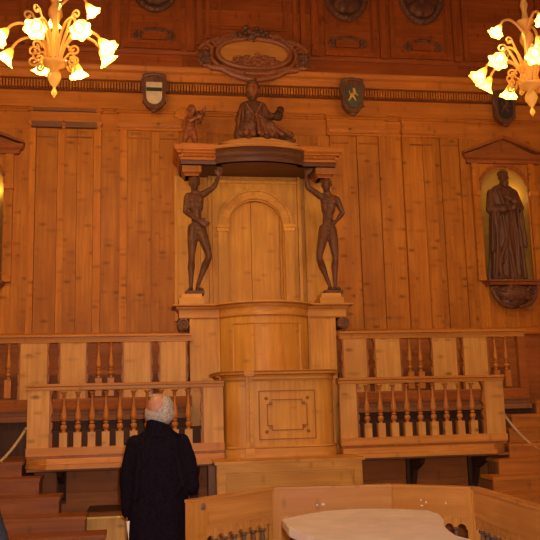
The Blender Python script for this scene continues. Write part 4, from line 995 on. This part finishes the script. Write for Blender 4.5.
# ------------------------------------------------------------------ stairs at both sides
def stairs(side):
    L = side == 'left'
    t = thing('staircase', ('reddish worn wooden staircase climbing beside the left balustrade' if L else 'yellow-brown wooden staircase climbing to the upper tier beside the right balustrade'), 'staircase', ((-3.2 if L else 3.3), -2.0, 0.0))
    if L: st = [(1.15, -1.70, -2.46), (1.02, -1.95, -2.27), (0.88, -2.20, -2.07), (0.74, -2.45, -1.83), (0.62, -2.70, -1.66), (0.48, -2.95, -1.60), (0.34, -3.20, -1.60), (0.20, -3.45, -1.60), (0.08, -3.7, -1.6)]
    else: st = [(1.57, -0.85, 3.02), (1.43, -1.10, 2.60), (1.29, -1.35, 2.44), (1.15, -1.60, 2.31), (1.02, -1.85, 2.08), (0.88, -2.10, 1.90), (0.74, -2.35, 1.85), (0.60, -2.60, 1.80), (0.45, -2.85, 1.8), (0.30, -3.10, 1.8), (0.15, -3.35, 1.8)]
    m = M['stair'] if L else M['stair_y']
    for i, (z, y, x) in enumerate(st):
        last = i == 0; yb = (-0.80 if L else -0.03) if last else st[i-1][1]+0.03
        xa, xb = (-4.84, x) if L else (x, 4.84)
        bm = BM(); box(bm, xa, xb, y-0.02, yb, z-0.03, z)
        st_o = part('step', bm, m, t)
        bm = BM(); box(bm, (xa if L else xa+0.01), (xb-0.01 if L else xb), y, y+0.03, max(0, z-0.16), z-0.03); rs = part('riser', bm, m, st_o)
        bm = BM(); box(bm, *((xb-0.05, xb-0.015) if L else (xa+0.015, xa+0.05)), y+0.03, yb, 0.0, z-0.031); part('string_board', bm, M['old'], st_o)
stairs('left'); stairs('right')
bm = BM(); box(bm, -4.84, -3.09, -0.77, -0.03, 0.0, 2.39); box(bm, -3.08, -3.01, -0.73, -0.03, 1.0, 1.58)
solo('side_partition', bm, M['low'], 'red-brown boarded partition behind the left staircase landing', 'partition')
for s in (-1, 1):
    x = 3.55*s; zb = 1.15
    bm = BM(); box(bm, x-0.05, x+0.05, -1.60, -1.50, zb, 2.0); ball(bm, (x, -1.55, 2.05), 0.065, 14); box(bm, x-0.065, x+0.065, -1.615, -1.485, 1.96, 2.0)
    solo('newel_post', bm, M['board'], 'wooden newel post with a ball top on the %s staircase' % ('left' if s < 0 else 'right'), 'post', smooth=False)
    xa = -2.455 if s < 0 else 2.295; za = 1.44
    pts = []
    for k in range(25):
        f = k/24; xx = xa+(x-s*0.05-xa)*f; zz = za+0.12*f-0.55*4*f*(1-f)*0.85
        pts.append((xx, -1.60+0.04*f, zz))
    bm = BM(); tube(bm, pts, 0.013, 8)
    ro = thing('rope_barrier', 'pale rope slung in a curve across the %s staircase from the balustrade post' % ('left' if s < 0 else 'right'), 'rope', (xa, -1.6, za), 'rope barriers')
    part('rope', bm, M['rope'], ro, True); bm = BM(); ball(bm, (xa, -1.60, za), 0.02, 10); part('hook_ring', bm, M['steel'], ro, True)

# ------------------------------------------------------------------ enclosure round the marble table
def enclosure(p, q, label, stile=(0.05, 0.05), nb=4, extra=None):
    p, q = Vector((*p, 0)), Vector((*q, 0)); d = (q-p); Ln = d.length; ang = math.atan2(d.y, d.x)
    t = thing('enclosure_panel', label, 'railing panel', p, 'railing panels round the marble table'); t.rotation_euler.z = ang
    def lp(name, bm, mat, lab=None, smooth=False):
        o = bpy.data.objects.new(name, mesh_of(bm, name, mat, (0, 0, 0), smooth, False)); COL.objects.link(o); o.parent = t
        if lab: o['label'] = lab
        return o
    a, b = stile; g = 0.004
    bm = BM(); box(bm, g+a, Ln-g-b, -0.02, 0.02, 0.79, 0.98); lp('board', bm, M['fence'])
    bm = BM(); box(bm, g+a, Ln-g-b, -0.018, 0.018, 0.02, 0.24); lp('board', bm, M['fence'])
    for xa, xb in ((g, g+a), (Ln-g-b, Ln-g)):
        bm = BM(); box(bm, xa, xb, -0.027, 0.027, 0.0, 0.982); lp('stile', bm, M['fence_post'])
    bm = BM(); box(bm, g, Ln-g, -0.034, 0.034, 0.982, 1.0); lp('cap_rail', bm, M['fence'])
    W = Ln-2*g-a-b; sp = W/nb
    bm = BM()
    for k in range(nb):                                   # little arches under the board
        cx = g+a+sp*(k+0.5); r = sp*0.5
        arch_plate(bm, cx-r, cx+r, 0.70, 0.80, cx, r-0.014, 0.705, -0.012, 0.012, 10)
    lp('arcade_strip', bm, M['fence'])
    for k in range(1, nb):
        x = g+a+sp*k
        o = bpy.data.objects.new('baluster', ME_E); o.location = (x, 0, 0.24); COL.objects.link(o); o.parent = t
    if extra: extra(lp, Ln)
    return t
bm = BM(); lathe(bm, [(0.024, 0), (0.024, .05), (0.014, .07), (0.026, .13), (0.022, .2), (0.011, .28), (0.020, .30), (0.011, .32), (0.024, .36), (0.015, .43), (0.013, .45), (0.026, .46), (0.026, .475)], seg=12)
ME_E = mesh_of(bm, 'enclosure_baluster', M['grey'], (0, 0, 0), True)
def ex_left(lp, Ln):
    bm = BM(); lathe(bm, [(0.024, 0), (0.024, 0.004), (0.015, 0.006), (0.008, 0.007)], c=(0.12, 0, 0), seg=20, mat=Matrix.Rotation(PI/2, 4, 'X'))
    for v in bm.verts: v.co.y -= 0.027; v.co.z += 0.945
    lp('screw_cover', bm, M['steel'], 'round dull metal disc', True)
    bm = BM(); box(bm, 0.155, Ln-0.01, -0.026, -0.02, 0.972, 0.983); box(bm, 0.15, 0.162, -0.028, -0.02, 0.80, 0.98); lp('edge_bead', bm, M['fence_post'])
def white_flecks(pos):  # small white flecks on the board face, reusing the paper material
    def f(lp, Ln):
        bm = BM()
        for x, z, w, h in pos: prism_y(bm, [(x-w, z-h*.6), (x+w*.6, z-h), (x+w, z+h*.3), (x+w*.2, z+h), (x-w*.8, z+h*.7)], -0.0215, -0.0195)
        lp('white_mark', bm, M['paper'], 'small white marks on the board')
    return f
P0, P1, P2, P3, P4, P5 = (-1.055, -3.90), (-0.39, -3.30), (0.51, -3.45), (1.00, -3.84), (0.925, -5.55), (0.45, -6.2)
enclosure(P0, P1, 'orange varnished railing panel beside the man, nearest the left, turned at an angle', (0.15, 0.012), 7, ex_left)
enclosure(P1, P2, 'long low railing panel straight across behind the marble table, with small white marks', (0.06, 0.006), 10, white_flecks([(0.06, 0.955, .005, .005), (0.34, 0.862, .008, .008), (0.385, 0.866, .014, .009)]))
enclosure(P2, P3, "short railing panel with a bright corner post, behind the marble table's right corner", (0.006, 0.05), 6, white_flecks([(0.235, 0.855, .012, .006), (0.27, 0.88, .006, .009), (0.23, 0.895, .007, .006), (0.42, 0.88, .005, .009)]))
enclosure(P3, P4, 'dark orange railing panel running towards the camera at the lower right edge', (0.02, 0.05), 17)
enclosure(P4, P5, 'railing panel nearest the camera, beyond the lower right corner post', (0.05, 0.05), 6)

T = thing('dissection_table', 'white marble-topped table with curved sides standing inside the low railing', 'table', (0.0, -4.6, 0.0))
out = [(-0.47, -4.27), (-0.36, -4.17), (-0.24, -4.06), (-0.12, -3.985), (0.05, -3.95), (0.22, -3.985), (0.38, -4.07), (0.53, -4.19), (0.54, -4.38), (0.50, -4.52), (0.475, -4.62), (0.43, -4.74), (0.385, -4.88), (0.355, -5.02), (0.33, -5.17), (0.37, -5.32), (0.30, -5.44),
       (0.10, -5.52), (-0.15, -5.52), (-0.36, -5.44), (-0.42, -5.32), (-0.39, -5.12), (-0.41, -4.99), (-0.45, -4.80), (-0.49, -4.63)]
bm = BM(); prism(bm, out, 0.845, 0.90); bmesh.ops.bevel(bm, geom=[e for e in bm.edges if abs(e.verts[0].co.z-e.verts[1].co.z) < 1e-5], offset=0.006, segments=2, affect='EDGES')
part('marble_slab', bm, M['marble'], T)
bm = BM(); cx0, cy0 = 0.0, -4.7
ins = [(cx0+(x-cx0)*0.80, cy0+(y-cy0)*0.84) for x, y in out]
prism(bm, ins, 0.0, 0.10); prism(bm, [(cx0+(x-cx0)*0.9, cy0+(y-cy0)*0.94) for x, y in ins], 0.10, 0.78); prism(bm, ins, 0.78, 0.845)
part('table_base', bm, M['stair'], T)

# ------------------------------------------------------------------ people
def person(loc, label, height=1.73, turn=0.0, coat='coat', right_bent=True, bald=True, hair='hair', hold=True):
    k = height/1.73
    t = thing('person', label, 'person', loc)
    ox, oy, oz = loc
    R = Matrix.Rotation(turn, 3, 'Z')
    def W(x, y, z):
        v = R @ Vector((x*k*0.955, y*k, z*k)); return (ox+v.x, oy+v.y, oz+v.z)
    # facing +y (away from the camera)
    bm = BM()
    hc = W(0.0, 0.015, 1.605)
    head(bm, hc, 0.235*k, R @ Vector((0.12, 1, 0.22)))
    cap(bm, W(0, 0.0, 1.54), 0.062*k, W(0, -0.02, 1.44), 0.066*k)
    cap(bm, W(-0.14, 0, 1.37), 0.045*k, W(0.14, 0, 1.37), 0.045*k)
    for s in (-1, 1): cap(bm, W(s*0.07, 0, 1.30), 0.09*k, W(s*0.06, 0, 1.02), 0.095*k); 
    cap(bm, W(-0.06, 0, 0.98), 0.10*k, W(0.06, 0, 0.98), 0.10*k)
    for s in (-1, 1): limb(bm, [(W(s*0.095, 0, 0.92), 0.088*k), (W(s*0.10, 0.01, 0.50), 0.058*k), (W(s*0.10, -0.01, 0.34), 0.055*k), (W(s*0.10, -0.01, 0.10), 0.040*k)]); 
    for s in (-1, 1): cap(bm, W(s*0.10, -0.03, 0.055), 0.035*k, W(s*0.11, 0.13, 0.045), 0.030*k)
    limb(bm, [(W(-0.165, 0, 1.35), 0.042*k), (W(-0.225, -0.02, 1.12), 0.042*k), (W(-0.215, -0.01, 0.86), 0.027*k)])
    hand(bm, W(-0.215, -0.01, 0.86), R @ Vector((0.12, 0.1, -1)), R @ Vector((0.3, 1, 0)), 1.0*k, 0.5)
    if right_bent:
        limb(bm, [(W(0.165, 0, 1.35), 0.042*k), (W(0.245, -0.03, 1.06), 0.042*k), (W(0.14, 0.20, 1.04), 0.027*k)])
        hand(bm, W(0.14, 0.20, 1.04), R @ Vector((-0.8, 0.5, 0.1)), R @ Vector((0, 0.2, 1)), 1.0*k, 0.5)
    else:
        limb(bm, [(W(0.165, 0, 1.35), 0.042*k), (W(0.225, -0.02, 1.12), 0.042*k), (W(0.205, 0.02, 0.86), 0.027*k)])
        hand(bm, W(0.205, 0.02, 0.86), R @ Vector((-0.12, 0.1, -1)), R @ Vector((-0.3, 1, 0)), 1.0*k, 0.5)
    remeshed(bm, 'body', M['skin'], t, 0.008, 2)
    # hair: fringe round the back and sides, thin on top
    bm = BM()
    if bald:
        ball(bm, W(0.030, -0.002, 1.575), (0.090*k, 0.100*k, 0.088*k), 20)
        ball(bm, W(0.052, 0.004, 1.618), (0.064*k, 0.093*k, 0.086*k), 20)
        ball(bm, W(-0.022, 0.0, 1.560), (0.078*k, 0.095*k, 0.062*k), 20)
        cap(bm, W(-0.083, 0.03, 1.60), 0.018*k, W(-0.084, 0.02, 1.545), 0.018*k); ball(bm, W(-0.01, 0.05, 1.70), (0.06*k, 0.05*k, 0.02*k), 12)
        ball(bm, W(0.0, 0.0, 1.515), (0.06*k, 0.07*k, 0.03*k), 12)
    else:
        ball(bm, W(0, -0.008, 1.625), (0.094*k, 0.108*k, 0.112*k), 20); ball(bm, W(0, -0.04, 1.54), (0.080*k, 0.07*k, 0.08*k), 16)
    remeshed(bm, 'hair', M[hair], t, 0.007, 1, disp=0.008)
    # trousers and shoes
    bm = BM(); cap(bm, W(-0.07, 0, 0.96), 0.115*k, W(0.07, 0, 0.96), 0.115*k)
    for s in (-1, 1): limb(bm, [(W(s*0.10, 0, 0.90), 0.103*k), (W(s*0.105, 0.01, 0.50), 0.082*k), (W(s*0.105, 0, 0.12), 0.072*k)])
    remeshed(bm, 'trousers', M['trousers'], t, 0.014, 2)
    for s in (-1, 1):
        bm = BM(); cap(bm, W(s*0.105, -0.05, 0.050), 0.045*k, W(s*0.12, 0.14, 0.045), 0.042*k)
        for v in bm.verts: v.co.z = max(v.co.z, oz+0.003)
        part('shoe', bm, M['shoe'], t, True)
    # coat
    bm = BM(); seg = 40; rings = []
    for z, rx, ry in ((0.46, 0.245, 0.185), (0.60, 0.240, 0.175), (0.80, 0.232, 0.165), (1.00, 0.222, 0.155), (1.15, 0.218, 0.148), (1.28, 0.220, 0.142), (1.36, 0.205, 0.125), (1.41, 0.170, 0.108), (1.445, 0.125, 0.095), (1.475, 0.090, 0.085)):
        ring = []
        for i in range(seg):
            a = 2*PI*i/seg; wv = 1+(0.035*(1.1-z) if z < 1.1 else 0)*math.sin(5*a+z*2)
            ring.append(bm.verts.new(W(rx*wv*math.cos(a), ry*wv*math.sin(a)-0.005, z)))
        rings.append(ring)
    for a, b in zip(rings, rings[1:]):
        for i in range(seg): bm.faces.new((a[i], a[(i+1) % seg], b[(i+1) % seg], b[i]))
    bm.faces.new(rings[0][::-1]); bm.faces.new(rings[-1])
    limb(bm, [(W(-0.172, 0, 1.365), 0.064*k), (W(-0.208, -0.01, 1.24), 0.060*k), (W(-0.228, -0.02, 1.10), 0.058*k), (W(-0.222, 0.01, 0.89), 0.050*k)], 16)
    if right_bent: limb(bm, [(W(0.172, 0, 1.365), 0.064*k), (W(0.216, -0.02, 1.24), 0.066*k), (W(0.245, -0.04, 1.06), 0.060*k), (W(0.17, 0.15, 1.045), 0.052*k)], 16)
    else: limb(bm, [(W(0.172, 0, 1.365), 0.064*k), (W(0.214, -0.01, 1.24), 0.064*k), (W(0.228, -0.02, 1.10), 0.058*k), (W(0.222, 0.01, 0.89), 0.050*k)], 16)
    for (x0, z0, x1, z1) in ((-0.14, 1.33, -0.17, 1.0), (0.13, 1.32, 0.17, 1.08), (0.0, 1.2, 0.02, 0.6), (0.20, 1.12, 0.10, 1.0), (-0.12, 0.95, -0.15, 0.55), (0.12, 0.9, 0.14, 0.5)):
        folds(bm, W(x0, -0.125, z0), W(x1, -0.140, z1), 0.018*k, 0.022*k, 0.0)
    if bald:
        folds(bm, W(0, -0.165, 0.92), W(0.0, -0.178, 0.47), 0.012*k, 0.014*k)
    remeshed(bm, 'coat', M[coat], t, 0.011, 3, disp=0.006)
    bm = BM(); n = 28; A = []; 
    for (z, rr, h) in ((1.425, 0.118, 0), (1.47, 0.098, 0), (1.515, 0.086, 1), (1.512, 0.074, 1), (1.45, 0.072, 0)):
        A.append([bm.verts.new(W(rr*math.cos(2*PI*i/n), rr*0.98*math.sin(2*PI*i/n)-0.012, z-0.006+h*(-0.026*math.cos(2*PI*i/n)-0.015*math.sin(2*PI*i/n)))) for i in range(n)])
    for a, b in zip(A, A[1:]+A[:1]):
        for i in range(n): bm.faces.new((a[i], a[(i+1) % n], b[(i+1) % n], b[i]))
    part('collar', bm, M[coat], t, True)
    return t, W
man, W = person((-1.245, -3.52, 0.0), 'grey-haired balding person in a long black coat, seen from behind beside the railing')
bm = BM(); c = Vector(W(-0.198, -0.065, 0.745)); box(bm, c.x-0.024, c.x+0.024, c.y-0.004, c.y+0.004, c.z-0.085, c.z+0.095)
bmesh.ops.rotate(bm, verts=bm.verts, cent=c, matrix=Matrix.Rotation(-0.12, 3, 'Y'))
solo('folded_leaflet', bm, M['paper'], 'folded white paper held low in the left hand of the person in black', 'paper')
p2, W2 = person((-1.975, -6.95, 0.0), 'person in charcoal jacket at the lower left edge, only a shoulder showing', 1.70, 0.1, 'jacket', False, False, 'hair_dark')

# ------------------------------------------------------------------ chandeliers
def chandelier(c, az, upper, label):
    c = Vector(c)
    t = thing('glass_chandelier', label, 'chandelier', c, 'blown glass chandeliers')
    bm = BM()
    lathe(bm, [(0.004, -0.30), (0.012, -0.285), (0.025, -0.262), (0.020, -0.24), (0.010, -0.225), (0.012, -0.21), (0.030, -0.185), (0.050, -0.15), (0.058, -0.12), (0.050, -0.085), (0.030, -0.06), (0.045, -0.045), (0.085, -0.025), (0.098, -0.005), (0.100, 0.01), (0.085, 0.018), (0.04, 0.02)], c=c, seg=24,
          wobble=lambda a, f: 0.04*math.sin(12*a))
    part('bowl_and_finial', bm, M['glassgold'], t, True)
    bm = BM(); lathe(bm, [(0.03, 0.02), (0.022, 0.08), (0.03, 0.16), (0.045, 0.22), (0.03, 0.28), (0.022, 0.33), (0.035, 0.38), (0.06, 0.43), (0.055, 0.48), (0.03, 0.53), (0.045, 0.57), (0.08, 0.60), (0.085, 0.615), (0.03, 0.63), (0.02, 0.72), (0.035, 0.78), (0.02, 0.84), (0.01, 0.9)], c=c, seg=20, wobble=lambda a, f: 0.06*math.sin(8*a))
    part('central_stem', bm, M['glassgold'], t, True)
    bm = BM(); lathe(bm, [(0.006, 0.88), (0.006, ZT-0.16-c.z), (0.05, ZT-0.14-c.z), (0.06, ZT-0.001-c.z)], c=c, seg=10)
    part('suspension_rod', bm, M['brass'], t, True)
    def D(a): a = math.radians(a); return Vector((math.sin(a), -math.cos(a), 0))
    def arm(a, path, tilt, scale=1.0):
        d = D(a); pts = [c+d*r+Vector((0, 0, z)) for r, z in path]
        # smooth
        P2 = []
        for i in range(len(pts)-1):
            p0, p1, p2, p3 = pts[max(i-1, 0)], pts[i], pts[i+1], pts[min(i+2, len(pts)-1)]
            for k in range(5):
                u = k/5; P2.append(0.5*((2*p1)+(p2-p0)*u+(2*p0-5*p1+4*p2-p3)*u*u+(3*p1-p0-3*p2+p3)*u**3))
        P2.append(pts[-1])
        bm = BM(); tube(bm, P2, [0.012]*len(P2), 8)
        am = part('arm', bm, M['glassgold'], t, True)
        e = pts[-1]; ax = (d*math.cos(math.radians(tilt))-Vector((0, 0, 1))*math.sin(math.radians(tilt))).normalized()
        zq = ax.to_track_quat('Z', 'Y').to_matrix().to_4x4()
        bm = BM(); S = scale
        lathe(bm, [(0.016*S, -0.012), (0.026*S, 0.0), (0.034*S, 0.02*S), (0.042*S, 0.045*S), (0.047*S, 0.07*S), (0.058*S, 0.09*S), (0.086*S, 0.118*S)], c=e, seg=30, mat=zq, caps=False,
              wobble=lambda a_, f: (0.13*math.cos(6*a_) if f > 0.8 else 0.03*math.cos(12*a_)*f))
        part('glass_shade', bm, M['shade'], am, True)
        bm = BM(); ball(bm, e+ax*0.062*S, 0.030*S, 12); part('bulb', bm, M['bulb'], am, True)
        li = bpy.data.lights.new('bulb_light', 'POINT'); li.energy = LP; li.color = (1.0, 0.63, 0.24); li.shadow_soft_size = 0.02
        lo = bpy.data.objects.new('bulb_light', li); lo.location = e+ax*0.128*S; COL.objects.link(lo)
    for i, a in enumerate(az):
        lift = 0.03 if i % 2 else 0.0
        arm(a, [(0.04, 0.02), (0.09, 0.15+lift), (0.18, 0.245+lift), (0.29, 0.255+lift), (0.365, 0.215+lift), (0.40, 0.165+lift)], 50)
    for a in upper:
        arm(a, [(0.04, 0.52), (0.09, 0.58), (0.16, 0.62), (0.23, 0.60), (0.26, 0.55)], 55, 0.8)
    # upright scrolls and low curls
    for i, a in enumerate((-70, -35, 55, 100, 150, 205, 250, 15)):
        d = D(a); o = Vector((0, 0, 1)); pts = [c+d*(0.05+0.13*(k/10)**1.3)+o*(0.04+0.34*k/10) for k in range(11)]; e = pts[-1]+d*0.045
        pts += [e+(-d*math.cos(k*0.5)+o*math.sin(k*0.5))*0.045*(1-k/17) for k in range(1, 13)]
        bm = BM(); tube(bm, pts, [0.012-0.0002*k for k in range(len(pts))], 7); ball(bm, pts[-1], 0.016, 8); part('upright_scroll', bm, M['glassgold'], t, True)
    for i, a in enumerate((-90, -50, 75, 130, 180, 230)):
        d = D(a); o = Vector((0, 0, 1)); e = c+d*0.17
        bm = BM()
        for dz, sg in ((0.10, 1), (0.015, -1)):
            tube(bm, [e+o*dz+(-d*math.cos(k*0.5)+o*sg*math.sin(k*0.5))*0.048*(1-k/20) for k in range(17)], 0.009, 7)
        tube(bm, [c+d*0.07+o*0.02, c+d*0.11+o*0.06, e-d*0.048+o*0.06], 0.009, 7)
        part('side_curl', bm, M['glassgold'], t, True)
    return t
LP = 20.0
chandelier((-2.09, -3.0, 4.47), [-12, 31, 72, 112, 160, 200, 250, 295], [8, 95, 190], 'glowing amber glass chandelier hanging at the upper left')
LP = 12.5
chandelier((2.13, -3.0, 4.43), [-20, -60, -100, -145, 178, 125, 70, 25], [-85, 0, 130], 'glowing amber glass chandelier hanging at the upper right edge')

# daylight through the two windows behind the visitors
for a in (-2.4, 2.4):
    li = bpy.data.lights.new('window_daylight', 'AREA'); li.shape = 'RECTANGLE'; li.size = 1.45; li.size_y = 2.9; li.energy = 45; li.color = (1.0, 0.86, 0.66)
    lo = bpy.data.objects.new('window_daylight', li); lo.location = (a, YB+0.02, 4.35); lo.rotation_euler = (math.radians(90), 0, 0); COL.objects.link(lo)
li = bpy.data.lights.new('camera_flash', 'POINT'); li.energy = 600; li.color = (1.0, 0.93, 0.90); li.shadow_soft_size = 0.03
lo = bpy.data.objects.new('camera_flash', li); lo.location = (-1.25, -9.45, 1.72); COL.objects.link(lo)
w = bpy.data.worlds.new('World'); SC.world = w; w.use_nodes = True
w.node_tree.nodes['Background'].inputs[0].default_value = (1.0, 0.8, 0.6, 1); w.node_tree.nodes['Background'].inputs[1].default_value = 0.05

# ------------------------------------------------------------------ camera
F_, YAW, PIT, ROL = 800.0, math.radians(8.7), math.radians(9.25), math.radians(1.45)
sy, cy, sp, cp_ = math.sin(YAW), math.cos(YAW), math.sin(PIT), math.cos(PIT)
f = Vector((sy*cp_, cy*cp_, sp)); r0 = Vector((cy, -sy, 0)); u0 = r0.cross(f)
r = r0*math.cos(ROL)-u0*math.sin(ROL); u = r0*math.sin(ROL)+u0*math.cos(ROL)
cam = bpy.data.cameras.new('Camera'); co = bpy.data.objects.new('Camera', cam); COL.objects.link(co)
co.matrix_world = Matrix.Translation((-1.31, -9.5, 1.65)) @ Matrix((r, u, -f)).transposed().to_4x4()
cam.sensor_width = 36; cam.lens = 36*F_/540; cam.clip_start = 0.05
SC.camera = co
SC.view_settings.view_transform = 'Standard'; SC.view_settings.look = 'None'; SC.view_settings.gamma = 1.0
SC.view_settings.exposure = -0.32; SC.view_settings.use_curve_mapping = False
